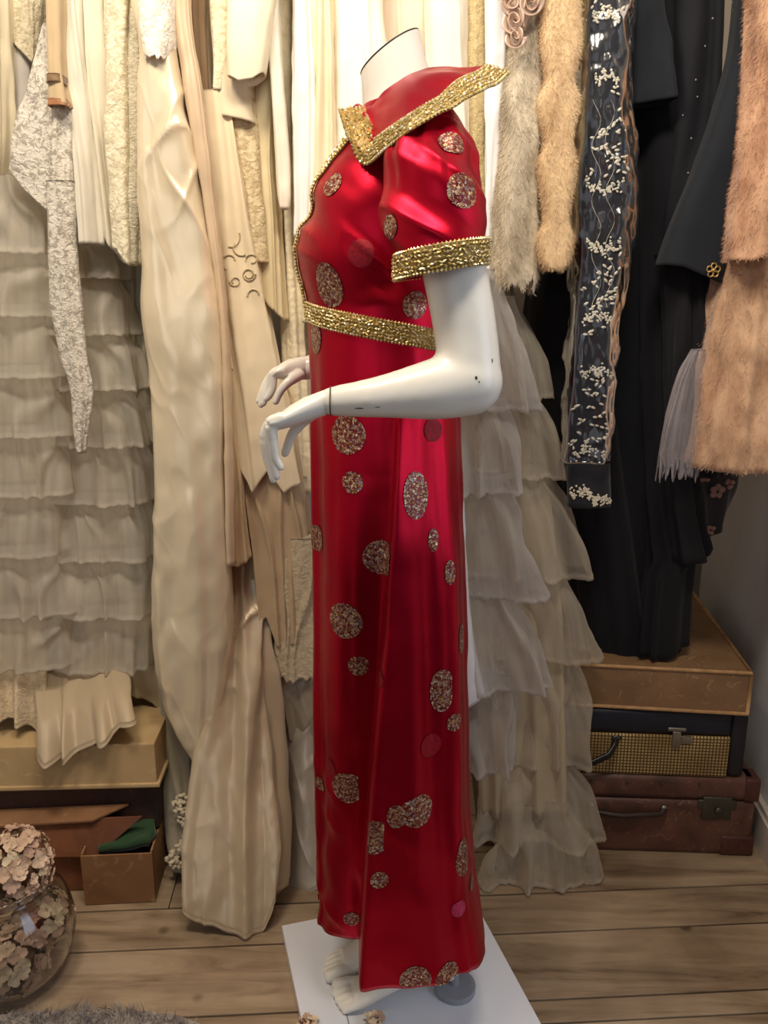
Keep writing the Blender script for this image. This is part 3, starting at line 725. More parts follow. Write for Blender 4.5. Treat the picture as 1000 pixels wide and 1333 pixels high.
# chips are set on the arm's real surface
dg = bpy.context.evaluated_depsgraph_get(); tb = BVHTree.FromObject(torso, dg)
for (x, y, rx, rz) in ((469, 531.5, .0075, .0010), (492, 530, .004, .0006), (620, 492, .0016, .0024), (641, 470, .0007, .003), (624, 497, .0009, .0009)):
    r = Vector(ray(x, y)).normalized(); hit, n, i, dd = tb.ray_cast(Vector((0, 0, H)), r)
    if hit: m = MB(); m.blob(hit, (rx, .0012, rz)); m.build('paint_chip', chip, mq)

# ------------------------------------------------------------------ garments on the rail, left of the red dress
T0 = -75                                # every hanging piece runs up out of the frame to the rail
hang('cotton_dress', 'cream cotton dress edge at the far left of the rail', 'dress', cloth((222, 208, 176)), [(T0, -50, 10), (0, -48, 12), (150, -46, 13), (235, -44, 8), (268, -40, 2)], 1.62, lam=.02, amp=.004, seed=1)
hang('lilac_sleeve', 'pale grey rounded sleeve behind the lace at far left', 'garment', cloth((186, 178, 168)), [(T0, 14, 38), (60, 15, 40), (120, 16, 39), (152, 20, 34)], 1.66, D=.03, lam=.05, amp=.002, seed=2, N=50, M=80)
hang('lace_garment', 'short beige lace garment with diagonal hem at top left', 'garment', lace((214, 202, 172), (150, 136, 108), 130), [(T0, 10, 58), (0, 12, 56), (80, 12, 56)], 1.645, D=.02, lam=.03, amp=.003, hem=[(12, 46), (44, 84), (60, 40)], seed=3, N=50)
g = hang('tan_sleeve', 'narrow tan sleeve with brown ribbon cuff at top left', 'garment', cloth((196, 172, 134)), [(T0, 56, 78), (0, 58, 79), (98, 62, 80), (137, 62, 87)], 1.525, D=.02, lam=.02, amp=.002, seed=4, N=60, M=80)
hang('ribbon_cuff', None, None, cloth((126, 98, 66), .5), [(97, 61, 81), (108, 61, 82)], 1.522, D=.023, lam=.05, amp=.0005, wr=.0004, seed=4, N=8, M=60, parent=g)
hang('ribbon_cuff', None, None, cloth((170, 116, 76), .5), [(130, 62, 86), (138, 62, 88)], 1.522, D=.023, lam=.02, amp=.001, wr=.0004, seed=5, N=8, M=60, parent=g)
hang('ivory_slip', 'ivory slip hanging behind the tan sleeve', 'garment', cloth((190, 176, 148)), [(T0, 34, 66), (0, 36, 64), (120, 36, 66), (260, 30, 80)], 1.70, D=.04, lam=.02, amp=.004, seed=6)
SHL = lace((216, 208, 192), (168, 158, 140), 120, .3)
shw = hang('lace_shawl', 'grey-ivory lace shawl with long pointed tail over tulle tiers', 'shawl', SHL,
     [(30, 56, 74), (80, 48, 82), (150, 32, 90), (210, 20, 93), (300, 18, 96)], 1.545, D=.016, lam=.04, amp=.004, wr=.003, hem=[(18, 222), (40, 250), (62, 272), (96, 304)], seed=7, N=90)
hang('tail', None, None, SHL, [(235, 60, 94), (292, 63, 95), (400, 68, 103), (460, 78, 109), (510, 92, 119), (560, 96, 113), (590, 102, 108)], 1.538, D=.012, lam=.04, amp=.003, wr=.002, seed=7, N=90, parent=shw)
hang('chiffon_sleeve', 'white chiffon sleeve with a narrow rolled hem beside the lace shawl', 'garment', cloth((224, 216, 196), .8), [(T0, 78, 106), (0, 80, 106), (150, 88, 116), (230, 95, 122), (318, 100, 129)], 1.565, D=.03, lam=.016, amp=.0028, seed=8)
hang('chiffon_drape', 'white chiffon drape with slanting edge beside the lace column', 'garment', cloth((216, 206, 182), .8), [(T0, 100, 138), (0, 104, 138), (120, 112, 138), (220, 118, 146), (345, 122, 168)], 1.585, D=.03, lam=.017, amp=.004, hem=[(118, 225), (126, 290), (146, 318), (166, 345)], seed=9)
hang('lace_column', 'cream guipure lace dress edge left of the satin gown', 'dress', lace((228, 218, 188), (176, 162, 128), 95), [(T0, 133, 167), (0, 136, 167), (150, 136, 167), (250, 146, 168), (340, 150, 170)], 1.56, D=.03, lam=.03, amp=.003, hem=[(140, 310), (168, 345)], seed=10)
hang('lace_strip', 'narrow grey-cream lace strip touching the satin gown', 'garment', lace((206, 196, 170), (160, 148, 122), 140), [(T0, 160, 190), (0, 165, 188), (200, 166, 186), (345, 168, 182)], 1.575, D=.03, lam=.02, amp=.002, seed=11, N=70, M=100)
hang('sage_slip', 'grey-green slip behind the lace strip and tulle tiers', 'garment', cloth((178, 168, 140), .6), [(T0, 130, 200), (200, 140, 196), (360, 150, 196), (560, 160, 200)], 1.72, D=.05, lam=.02, amp=.005, seed=12)
IV = satin((232, 216, 182), .29, .3)
gown = hang('satin_gown', 'large ivory satin gown with lace bodice and crumpled sheen', 'dress', IV,
     [(T0, 168, 226), (0, 172, 224), (75, 184, 230), (200, 182, 252), (400, 184, 286), (470, 191, 291), (600, 195, 294), (700, 197, 297), (800, 197, 302), (880, 203, 296), (940, 218, 283), (990, 246, 268)], 1.53, D=.045, e=.5, lam=.06, amp=.005, wr=.004, wscale=14, crease=.0040, seed=13, N=240, M=220)
hang('lace_bodice', 'white guipure lace bodice', None, lace((244, 238, 224), (206, 194, 164), 100), [(T0, 172, 230), (0, 176, 228), (50, 182, 228), (78, 190, 222)], 1.518, D=.05, e=.8, lam=.05, amp=.002, ragged=.005, seed=14, N=60, parent=gown)
hang('peach_silk', 'long peach silk ribbon falling beside the ivory satin gown', 'sash', satin((206, 180, 146), .5, .1), [(T0, 222, 248), (0, 224, 246), (100, 240, 258), (250, 262, 277), (400, 282, 293), (550, 292, 301), (735, 297, 304)], 1.535, D=.02, lam=.012, amp=.0025, seed=15, N=120, M=90)
hang('brown_silk', 'thin dark tan silk edge behind the peach ribbon', 'garment', cloth((140, 112, 80), .6), [(T0, 242, 268), (0, 246, 266), (130, 254, 272), (300, 266, 282), (420, 280, 292)], 1.60, D=.02, lam=.012, amp=.002, seed=16, N=80, M=90)
hang('taupe_dress', 'taupe dress edge between peach ribbon and cream lace cuff', 'dress', cloth((160, 142, 112)), [(T0, 256, 284), (0, 258, 282), (200, 262, 285), (400, 276, 300)], 1.63, D=.05, lam=.015, amp=.003, seed=17, N=80, M=90)
g = hang('lace_dress', 'cream dress with lace yoke and plain wide cuff, right of peach ribbon', 'dress', cloth((228, 212, 178), .7), [(T0, 270, 312), (0, 273, 312), (100, 276, 326), (140, 278, 330), (158, 280, 333)], 1.585, D=.03, lam=.05, amp=.002, hem=[(278, 150), (333, 160)], seed=18, N=70)
hang('lace_yoke', None, None, lace((232, 220, 188), (196, 180, 142), 90), [(T0, 270, 300), (0, 273, 302), (70, 276, 300), (118, 277, 292)], 1.577, D=.02, lam=.05, amp=.001, seed=18, N=50, M=80, parent=g)
hang('cream_jacket', 'cream wool jacket flap with pointed corner near top left centre', 'jacket', cloth((242, 230, 198), .8), [(T0, 296, 376), (0, 299, 360), (18, 299, 357), (60, 298, 350), (108, 298, 344)], 1.545, D=.025, lam=.08, amp=.003, wr=.001, hem=[(298, 98), (312, 107), (330, 104), (346, 92)], seed=19, N=80)
hang('lace_sleeve', 'beige lace sleeve hanging below the cream cuff', 'garment', lace((214, 196, 156), (150, 128, 88), 110), [(100, 284, 330), (150, 296, 333), (200, 308, 338), (260, 320, 341), (342, 331, 346)], 1.60, D=.02, lam=.04, amp=.003, seed=20, N=80)
hang('olive_cream_sleeve', 'cream silk sleeve with slanted hem near the upper hand', 'garment', satin((214, 196, 152), .5, .08), [(30, 330, 354), (200, 331, 357), (300, 338, 364), (415, 338, 371)], 1.615, D=.02, lam=.02, amp=.003, hem=[(338, 380), (350, 398), (371, 417)], seed=21, N=90)
hang('white_ribbon_sleeve', 'thin white satin sleeve ending in a rounded cuff', 'garment', satin((238, 228, 204), .4, .1), [(T0, 344, 362), (20, 348, 364), (150, 355, 372), (255, 361, 378), (272, 364, 376)], 1.575, D=.012, lam=.02, amp=.0015, seed=22, N=90, M=80)
hang('dotted_cream_dress', 'cream dress with small raised dots, long narrow edge', 'dress', lace((226, 212, 178), (206, 190, 154), 60), [(T0, 360, 386), (0, 361, 384), (250, 366, 388), (480, 370, 402), (640, 376, 410)], 1.66, D=.05, lam=.02, amp=.004, seed=23)
hang('white_satin_strip', 'bright white satin strip left of the red collar', 'garment', satin((246, 242, 232), .4, .08), [(T0, 378, 400), (0, 380, 401), (150, 383, 407), (308, 386, 404)], 1.59, D=.02, lam=.02, amp=.003, seed=24)
hang('ivory_lace_edge', 'ivory silk dress with faint lace, between white strip and red collar', 'dress', satin((232, 214, 176), .45, .1), [(T0, 398, 436), (0, 399, 436), (150, 403, 438), (260, 404, 440), (420, 398, 445)], 1.61, D=.04, lam=.02, amp=.004, seed=25)
hang('white_gown', 'bright white gown hanging left of the mannequin neck', 'dress', cloth((248, 240, 220), .75), [(T0, 430, 494), (0, 432, 496), (90, 434, 503), (300, 436, 510), (600, 436, 515)], 1.63, D=.05, lam=.045, amp=.004, seed=26)
hang('blush_dress', 'pale blush dress seen just behind the mannequin neck', 'dress', cloth((232, 214, 190), .75), [(T0, 488, 560), (0, 492, 560), (300, 498, 565)], 1.70, D=.05, lam=.025, amp=.005, seed=27)
hang('white_silk_dress', 'white silk dress to the right of the mannequin neck', 'dress', cloth((246, 238, 220), .7), [(T0, 552, 608), (0, 555, 608), (300, 560, 612)], 1.64, D=.05, lam=.04, amp=.004, seed=28)
hang('beige_lace_dress', 'beige lace dress edge behind the red collar wing', 'dress', lace((206, 186, 140), (168, 146, 100), 120), [(T0, 604, 638), (0, 605, 637), (160, 606, 637), (420, 606, 640)], 1.66, D=.05, lam=.02, amp=.003, seed=29)
hang('white_sleeve', 'bright white long sleeve beside the grey fur', 'garment', satin((240, 240, 242), .45, .05), [(T0, 634, 664), (0, 634, 662), (100, 634, 661), (200, 634, 653), (365, 634, 648)], 1.60, D=.02, lam=.02, amp=.002, seed=30)
# ivory gown with scrolled embroidery and chiffon tiers
eg = garment('embroidered_gown', 'ivory chiffon gown with scroll embroidery and zigzag overskirt left of the hands', 'dress', (330, 820, 1.62))
bodv = tube_cloth([(120, 262, 300), (200, 264, 316), (260, 267, 326), (350, 274, 338), (450, 285, 352), (560, 297, 374), (650, 302, 392)], 1.595, D=.05, lam=.028, amp=.006, hem=[(296, 585), (312, 590), (330, 640), (352, 610), (372, 640), (395, 625)], seed=31, N=140, M=200)
OV = BVHTree.FromPolygons([Vector(v) for v in bodv.reshape(-1, 3)], grid_faces(*bodv.shape[:2]))
grid_obj('overskirt', bodv, cloth((224, 206, 170), .7), eg, cap_top=True)
hang('chiffon_tier', None, None, cloth((194, 168, 130), .75), [(540, 302, 378), (650, 318, 394), (760, 330, 403), (842, 338, 404)], 1.612, D=.045, lam=.016, amp=.006, hem=[(338, 812), (350, 800), (362, 838), (392, 832), (404, 800)], seed=32, N=110, M=260, parent=eg)
m = MB(); em = plain('embroidery_thread', (186, 170, 132), .8)
def curl(cx, cy, r, t0, t1):
    out = []
    for k in np.linspace(0, 1, 20):
        hit = OV.ray_cast(Vector((0, 0, H)), Vector(ray(cx+r*(1-.5*k)*math.cos(t0+(t1-t0)*k), cy+r*(1-.5*k)*math.sin(t0+(t1-t0)*k))).normalized())[0]
        if hit is not None: out.append(np.array(hit)+np.array([0, -.001, 0]))
    return out
for c in ((324, 357, 9, 0, 9), (306, 366, 7, 3, -4), (300, 340, 12, 2, 6), (328, 338, 8, 3, 8), (312, 320, 14, 1, 3.5), (296, 312, 18, -.5, 1.4), (332, 384, 10, 3, 6)):
    q_ = curl(*c)
    if len(q_) > 3: m.tube(q_, .0016, 6)
m.build('embroidery', em, eg, True)
hang('cream_chiffon_panel', 'pale peach chiffon panel with loose hem below the peach ribbon', 'garment', cloth((216, 190, 146), .7), [(480, 292, 304), (600, 294, 314), (700, 296, 320), (748, 296, 326)], 1.575, D=.02, lam=.015, amp=.003, hem=[(296, 726), (312, 736), (326, 728)], seed=33, N=60, M=90)
hang('peach_slip', 'peach slip hem showing under the chiffon panel', 'garment', cloth((196, 164, 126), .7), [(650, 298, 322), (740, 297, 330), (800, 306, 346)], 1.64, D=.04, lam=.018, amp=.004, hem=[(298, 760), (312, 782), (346, 790)], seed=34, N=50, M=120)
hang('taupe_slip', 'taupe silk slip with lace-edged hem under the chiffon tier', 'garment', cloth((172, 148, 116), .6), [(700, 316, 350), (800, 326, 356), (842, 332, 358)], 1.66, D=.04, lam=.02, amp=.003, seed=35, N=50, M=90)
hang('pale_blue_satin', 'pale bluish white satin skirt falling behind the mannequin hands', 'dress', satin((214, 210, 206), .4, .1), [(280, 370, 406), (420, 376, 412), (560, 384, 416), (690, 388, 420)], 1.69, D=.04, lam=.025, amp=.005, seed=36)
hang('pale_lace_skirt', 'pale green-grey lace skirt beside the red dress front', 'dress', lace((196, 182, 152), (158, 144, 116), 60), [(520, 388, 440), (640, 394, 440), (800, 396, 440), (880, 400, 440)], 1.73, D=.03, lam=.03, amp=.003, seed=37)
# long satin trains reaching the floor
TR = satin((196, 176, 144), .36, .2)
hang('satin_train', 'long champagne satin train pooling on the floorboards', 'dress', TR,
     [(640, 290, 330, 1.66), (760, 288, 334, 1.63), (850, 276, 342, 1.58), (950, 262, 356, 1.53), (1050, 247, 366, 1.47), (1130, 240, 371, 1.42), (1170, 240, 370, 1.395), (1205, 244, 366, 1.375)], 1.5, D=.05, e=.6, lam=.042, amp=.014, top=.35, wr=.003, crease=.0045, hem=[(240, 1176), (258, 1194), (280, 1197), (300, 1206), (345, 1210), (356, 1194), (370, 1172)], seed=38, N=180, M=220)
hang('silver_satin_dress', 'silver-grey satin dress hem on the floor left of the red dress', 'dress', satin((186, 174, 154), .38, .25),
     [(700, 340, 420, 1.70), (830, 345, 420, 1.68), (950, 352, 424, 1.63), (1050, 362, 428, 1.58), (1165, 370, 436, 1.51)], 1.55, D=.04, lam=.06, amp=.008, crease=.003, hem=[(370, 1166), (400, 1156), (436, 1138)], seed=39, N=120)
hang('lace_blouse', 'cream lace blouse hem with scalloped edge beside the red dress', 'garment', lace((202, 186, 152), (170, 152, 120), 90), [(700, 372, 425), (800, 366, 425), (860, 358, 424), (885, 358, 424)], 1.60, D=.02, lam=.03, amp=.004, ragged=.008, hem=[(356, 872), (375, 886), (424, 880)], seed=40, N=70)
hang('grey_silk_blouse', 'grey silk garment hem under the cream lace blouse', 'garment', satin((164, 150, 126), .4, .2), [(820, 352, 424), (900, 352, 424), (975, 368, 424)], 1.625, D=.03, lam=.04, amp=.004, crease=.002, hem=[(352, 915), (380, 958), (424, 976)], seed=41, N=60)
# tiered tulle gown at the left
tg = garment('tiered_tulle_gown', 'ivory tulle gown of many ruffled tiers at the left', 'dress', (90, 850, 1.66))
TU = tulle((226, 218, 202), .46); lin = cloth((204, 190, 160), .8)
hang('lining', None, None, lin, [(150, -80, 130), (400, -80, 155), (700, -80, 172), (840, -80, 176)], 1.70, D=.08, lam=.04, amp=.006, seed=50, N=60, M=160, parent=tg)
ly = [235, 318, 400, 479, 556, 633, 711, 788]; 
for i in range(len(ly)):
    a = ly[i]; b = (ly[i+1] if i+1 < len(ly) else 856)+9
    r0 = [45, 52, 58, 62, 66, 68, 70, 76][i]; r1 = [62, 66, 74, 84, 82, 76, 92, 94][i]
    hang('tulle_tier', None, None, TU, [(a-6, -75, r0, 1.625), (a+14, -78, r0+5, 1.615), ((a+b)/2, -84, (r0+r1)/2+4, 1.595), (b+4, -90, r1, 1.58)], 1.60, D=.055, lam=.042, amp=.008, top=.4, wr=.002, gather=.0012, seed=51+i, N=34, M=260, ragged=.002, parent=tg)
ry = [300, 350, 424, 495, 568, 643, 716, 788]
for i in range(len(ry)):
    a = ry[i]; b = (ry[i+1] if i+1 < len(ry) else 858)+9
    r0 = [138, 146, 158, 166, 174, 182, 186, 190][i]; r1 = [150, 166, 182, 192, 194, 196, 198, 198][i]
    hang('tulle_tier', None, None, TU, [(a-6, 66, r0, 1.67), (a+14, 62, r0+3, 1.66), ((a+b)/2, 60, (r0+r1)/2+4, 1.64), (b+4, 60, r1, 1.625)], 1.645, D=.055, lam=.038, amp=.008, top=.4, wr=.002, gather=.0012, seed=71+i, N=34, M=260, ragged=.002, parent=tg)
# hems under it
hang('satin_skirt', 'champagne satin skirt hem in deep pleats above the cream box lid', 'skirt', satin((184, 164, 132), .55, .08), [(815, 44, 150, 1.71), (862, 48, 150, 1.66), (900, 50, 152, 1.59), (935, 52, 156, 1.53), (990, 52, 166, 1.475)], 1.5, D=.03, lam=.05, amp=.016, top=.6, hem=[(52, 982), (70, 990), (95, 982), (150, 958), (166, 946)], seed=90, N=80, M=220)
hang('lace_skirt', 'beige lace skirt hem in folds at the far left above the box', 'skirt', lace((206, 186, 152), (176, 154, 120), 120), [(780, -70, 48, 1.66), (880, -72, 56, 1.60), (960, -70, 62, 1.545)], 1.6, D=.03, lam=.035, amp=.010, top=.6, hem=[(-70, 930), (12, 932), (38, 940), (60, 962)], seed=91, N=60, M=200)
hang('ivory_pleat', 'ivory pleated cloth hem beside the big satin gown', 'garment', cloth((186, 168, 136), .6), [(780, 146, 205), (860, 150, 208), (915, 156, 216)], 1.665, D=.03, lam=.02, amp=.006, hem=[(150, 918), (172, 900), (200, 912), (216, 930)], seed=92, N=50, M=150)
gt = hang('grey_tulle_skirt', 'grey tulle skirt with ruffled lace edge behind the satin gown', 'skirt', cloth((160, 148, 124), .85), [(800, 195, 262, 1.66), (900, 205, 262, 1.64), (1000, 208, 260, 1.60), (1080, 214, 262, 1.56), (1130, 222, 262, 1.52)], 1.6, D=.04, lam=.03, amp=.006, seed=93, N=80, M=150)
m = MB(); rg = random.Random(3)
for k in range(120):
    s = k/119; y = 1035+95*s; x = 244-10*math.sin(s*9)-8*s+rg.uniform(-9, 9); m.blob(P(x, y, 1.545-.05*s+rg.uniform(-.008, .008)), (rg.uniform(.004, .009), rg.uniform(.003, .006), rg.uniform(.003, .007)), n=6, m=4)
m.build('lace_edge', lace((214, 200, 170), (180, 164, 130), 160), gt, True)

# ------------------------------------------------------------------ right of the red dress
W = satin((226, 226, 230), .4, .05)
hang('white_satin_hem', 'white satin hem peeping out right of the red dress', 'garment', W, [(650, 590, 604), (780, 592, 612), (860, 596, 622), (905, 596, 632)], 1.50, D=.02, lam=.04, amp=.003, hem=[(600, 925), (612, 916), (632, 905)], seed=100, N=60, M=90)
tr_ = garment('tulle_ruffle_gown', 'cream tulle gown of wide ruffles behind the red dress, reaching the floor', 'dress', (700, 1140, 1.55))
TC = tulle((222, 212, 192), .36); TG = tulle((216, 212, 208), .34)
hang('lining', None, None, cloth((176, 160, 130), .8), [(330, 605, 660, 1.66), (500, 600, 690, 1.64), (700, 600, 720, 1.61), (840, 615, 735, 1.575), (1060, 625, 740, 1.55)], 1.6, D=.02, lam=.04, amp=.006, seed=101, N=70, M=160, parent=tr_)
for i, (a, b, l0, l1, r0, r1, Y0, Y1) in enumerate([(385, 520, 625, 620, 672, 718, 1.62, 1.61), (495, 622, 625, 620, 690, 734, 1.615, 1.60), (600, 750, 630, 625, 706, 772, 1.61, 1.585), (728, 856, 635, 625, 728, 768, 1.60, 1.575), (835, 996, 640, 625, 735, 772, 1.59, 1.56), (970, 1096, 645, 620, 735, 793, 1.58, 1.54), (1040, 1152, 660, 636, 735, 778, 1.56, 1.50)]):
    hang('tulle_tier', None, None, TC, [(a, l0, r0, Y0), (a+22, l0-4, r0+8, Y0), ((a+b)/2, (l0+l1)/2, (r0+r1)/2+8, (Y0+Y1)/2), (b, l1, r1, Y1)], 1.6, D=.055 if i < 3 else .034, lam=.050, amp=.014, top=.3, wr=.003, gather=.0010, seed=110+i, N=44, M=260, ragged=.004, parent=tr_)
for i, (a, b, r0, r1, Y0, Y1) in enumerate([(350, 535, 640, 694, 1.575, 1.55), (515, 642, 652, 684, 1.57, 1.545), (615, 778, 660, 696, 1.56, 1.53), (750, 898, 662, 716, 1.55, 1.52), (875, 1003, 664, 676, 1.54, 1.51)]):
    hang('tulle_tier', None, None, TG, [(a, 590, r0, Y0), (a+22, 586, r0+6, Y0), ((a+b)/2, 590, (r0+r1)/2+6, (Y0+Y1)/2), (b, [588, 590, 596, 606, 610][i], r1, Y1)], 1.55, D=.045, lam=.048, amp=.013, top=.3, wr=.003, gather=.0010, seed=120+i, N=44, M=240, ragged=.004, parent=tr_)
# furs
def fur_piece(name, label, cat, rgb, dark, rows, Y, D, count, length, seed, parent=None, und=None, **k):
    fm = furmat(rgb, dark); V = tube_cloth(rows, Y, D=D, seed=seed, N=80, M=120, **k)
    o = grid_obj(name, V, fm, parent, True, cap_top=True); tag(o, label, cat)
    fur_blades('fur_pile', V, fm, o, count, length, seed=seed); return o
fur_piece('grey_fur_jacket', 'pale grey-cream fur jacket hanging left of the blonde mink', 'fur', (222, 210, 186), (164, 148, 122), [(T0, 676, 712), (0, 672, 710), (60, 664, 708), (150, 655, 704), (260, 648, 702), (340, 646, 702), (372, 652, 694)], 1.565, .05, 30000, .010, 130, lam=.05, amp=.004, wr=.004, ragged=.02)
ms = [(T0, 708, 760)]+[(y, l+d, r-d) for y, l, r, d in ((-20, 706, 758, 0), (0, 705, 757, 0), (50, 704, 758, -1), (104, 704, 757, 7), (130, 702, 757, -1), (184, 703, 754, 7), (215, 701, 751, -1), (286, 703, 748, 7), (310, 701, 746, -1), (340, 703, 742, 0), (352, 712, 732, 0))]
fur_piece('blonde_mink_stole', 'blonde mink stole in ringed pelts hanging at upper right centre', 'fur', (232, 204, 160), (190, 154, 110), ms, 1.53, .03, 26000, .007, 131, lam=.2, amp=.001, wr=.001)
fur_piece('second_mink_tail', 'darker narrow mink tail behind the blonde stole', 'fur', (186, 160, 116), (128, 104, 70), [(T0, 748, 768), (60, 748, 768), (200, 744, 764), (330, 738, 752)], 1.60, .02, 9000, .007, 132, lam=.1, amp=.001)
fj = fur_piece('apricot_fur_jacket', 'apricot fur jacket with sleeve at the right edge of the rail', 'fur', (214, 176, 140), (166, 124, 92), [(T0, 985, 1075), (80, 985, 1075), (300, 958, 1070), (420, 940, 1062), (520, 926, 1056), (612, 912, 1050)], 1.50, .08, 36000, .008, 133, lam=.06, amp=.004, wr=.005, wscale=30)
fur_piece('sleeve', None, None, (216, 172, 136), (172, 124, 92), [(T0, 990, 1080), (75, 988, 1080), (180, 975, 1078), (280, 960, 1074), (335, 955, 1066)], 1.44, .05, 22000, .008, 134, parent=fj, lam=.08, amp=.003, wr=.004, hem=[(950, 338), (975, 340), (1000, 330), (1070, 318)])
# blush satin with fabric roses
bs = hang('rose_satin', 'blush satin bodice with fabric roses above the grey fur', 'garment', satin((206, 178, 156), .4, .15), [(T0, 652, 704), (0, 656, 704), (22, 662, 690), (40, 668, 684)], 1.535, D=.02, lam=.02, amp=.004, seed=140, N=40, M=100)
for cx, cy, r in ((669, 28, .016), (670, 50, .013), (690, 4, .018), (664, 4, .014)):
    c = P(cx, cy, 1.52); ns, nw_ = 90, 6; V = np.zeros((nw_, ns, 3))
    for a_ in range(ns):
        q = a_/(ns-1); th = q*15+cx; rr_ = r*(.12+.88*q)
        for b_ in range(nw_):
            w_ = b_/(nw_-1); R2 = rr_+.005*w_*w_*(.5+q)+.0012*math.sin(th*2.3+w_*3)
            V[b_, a_] = c+np.array([math.cos(th)*R2, -.016*(1-q*.75)*w_+.003*math.sin(th*1.7)*w_, math.sin(th)*R2])
    o = grid_obj('fabric_rose', V, satin((202, 172, 150), .4, .15), bs, closed=False); so = o.modifiers.new('thickness', 'SOLIDIFY'); so.thickness = .001
def on_cloth(name, px, py):
    Vc = BASES[name]; t_ = BVHTree.FromPolygons([Vector(v) for v in Vc.reshape(-1, 3)], grid_faces(*Vc.shape[:2]))
    hit = t_.ray_cast(Vector((0, 0, H)), Vector(ray(px, py)).normalized())[0]
    return P(px, py, 1.53) if hit is None else np.array(hit)
# black garments
BK = cloth((22, 22, 26), .9, .05, var=.2); BK2 = cloth((30, 34, 40), .85, .06, var=.2); BK3 = cloth((22, 22, 27), .8, .03)
hang('black_velvet_gown', 'long black velvet gown behind the sequinned plastic-covered dress', 'dress', BK, [(T0, 748, 850), (200, 744, 850), (330, 706, 850), (430, 690, 852), (560, 720, 854), (700, 748, 866), (848, 764, 890)], 1.73, D=.09, lam=.05, amp=.010, hem=[(764, 852), (850, 850), (890, 832)], seed=150, N=110)
hang('black_dress', 'plain black dress hanging in the middle of the black group', 'dress', BK, [(T0, 838, 905), (200, 838, 900), (400, 832, 890), (600, 834, 902), (690, 840, 912), (725, 842, 922), (740, 840, 900), (848, 830, 890)], 1.68, D=.08, lam=.035, amp=.006, hem=[(830, 850), (862, 852), (890, 838)], seed=151, N=110)
hang('black_beaded_dress', 'black dress with scattered glass beads', 'dress', BK3, [(T0, 872, 945), (150, 876, 935), (300, 868, 912), (480, 862, 898), (640, 872, 905), (730, 880, 924)], 1.64, D=.05, lam=.035, amp=.005, seed=152, N=90)
beadm = plain('bead', (225, 225, 225), .1, .6); bd = bpy.data.objects['black_beaded_dress']
for x, y in ((906, 104), (889, 150), (928, 24), (908, 126), (900, 180), (918, 60), (896, 225), (905, 250)):
    m = MB(); m.blob(on_cloth('black_beaded_dress', x, y), .0019, n=6, m=4); m.build('glass_bead', beadm, bd)
hang('black_short_sleeve', 'black short sleeve right of the plastic cover', 'garment', BK2, [(T0, 818, 868), (0, 822, 868), (70, 826, 874), (134, 830, 882)], 1.60, D=.03, lam=.06, amp=.003, hem=[(830, 136), (882, 128)], seed=153, N=50)
cj = hang('charcoal_jacket', 'flared charcoal jacket with a gold flower brooch beside the apricot fur', 'jacket', BK2, [(T0, 972, 1010), (60, 958, 1008), (150, 936, 1004), (224, 912, 990), (300, 882, 972), (345, 866, 966), (372, 858, 960)], 1.545, D=.04, lam=.10, amp=.004, wr=.001, hem=[(864, 345), (885, 348), (930, 368), (958, 372)], seed=154, N=90)
m = MB(); bc = on_cloth('charcoal_jacket', 928, 352)+np.array([0, -.001, 0]); gb = plain('brooch_gold', (206, 176, 112), .3, .8)
for k in range(5):
    a = 2*math.pi*k/5+.3; c = bc+np.array([math.cos(a)*.0075, 0, math.sin(a)*.0075])
    m.tube([c+np.array([math.cos(q)*.005, -.002, math.sin(q)*.005]) for q in np.linspace(0, 2*math.pi, 13)], .0015, 6, False)
m.blob(bc+np.array([0, -.003, 0]), (.0035, .003, .0035)); m.build('flower_brooch', gb, cj, True)
hang('black_pleated_skirt', 'black skirt below the charcoal jacket', 'skirt', BK, [(330, 862, 958), (450, 868, 950), (560, 872, 940), (620, 876, 940)], 1.60, D=.05, lam=.03, amp=.006, seed=155, N=60)
tt = hang('grey_tulle_tuft', 'wispy pale grey tulle hem left of the apricot fur', 'garment', tulle((226, 220, 224), .24), [(455, 906, 922), (500, 884, 920), (560, 868, 914), (612, 860, 908)], 1.535, D=.02, lam=.03, amp=.003, wr=.003, ragged=.03, seed=156, N=60, M=160)
fd = hang('dark_floral_dress', 'dark dress hem with dusty pink flowers against the right wall', 'dress', cloth((48, 42, 42), .8), [(560, 880, 965), (640, 892, 962), (700, 908, 940)], 1.70, D=.03, lam=.03, amp=.004, hem=[(892, 660), (912, 704), (932, 690), (962, 628)], seed=157, N=50, M=120)
fm = plain('dusty_pink', (150, 112, 100), .8); rg = random.Random(8)
for x, y, r in ((905, 678, .020), (934, 640, .017), (918, 620, .014), (950, 630, .012), (925, 690, .012), (906, 655, .012)):
    m = MB(); c = P(x, y, 1.682)
    for k in range(5):
        a = 2*math.pi*k/5+rg.random(); m.blob(c+np.array([math.cos(a)*r*.6, rg.uniform(-.003, .002), math.sin(a)*r*.6]), (r*.5, .0025, r*.42), n=8, m=5)
    m.build('pink_flower', fm, fd, True)
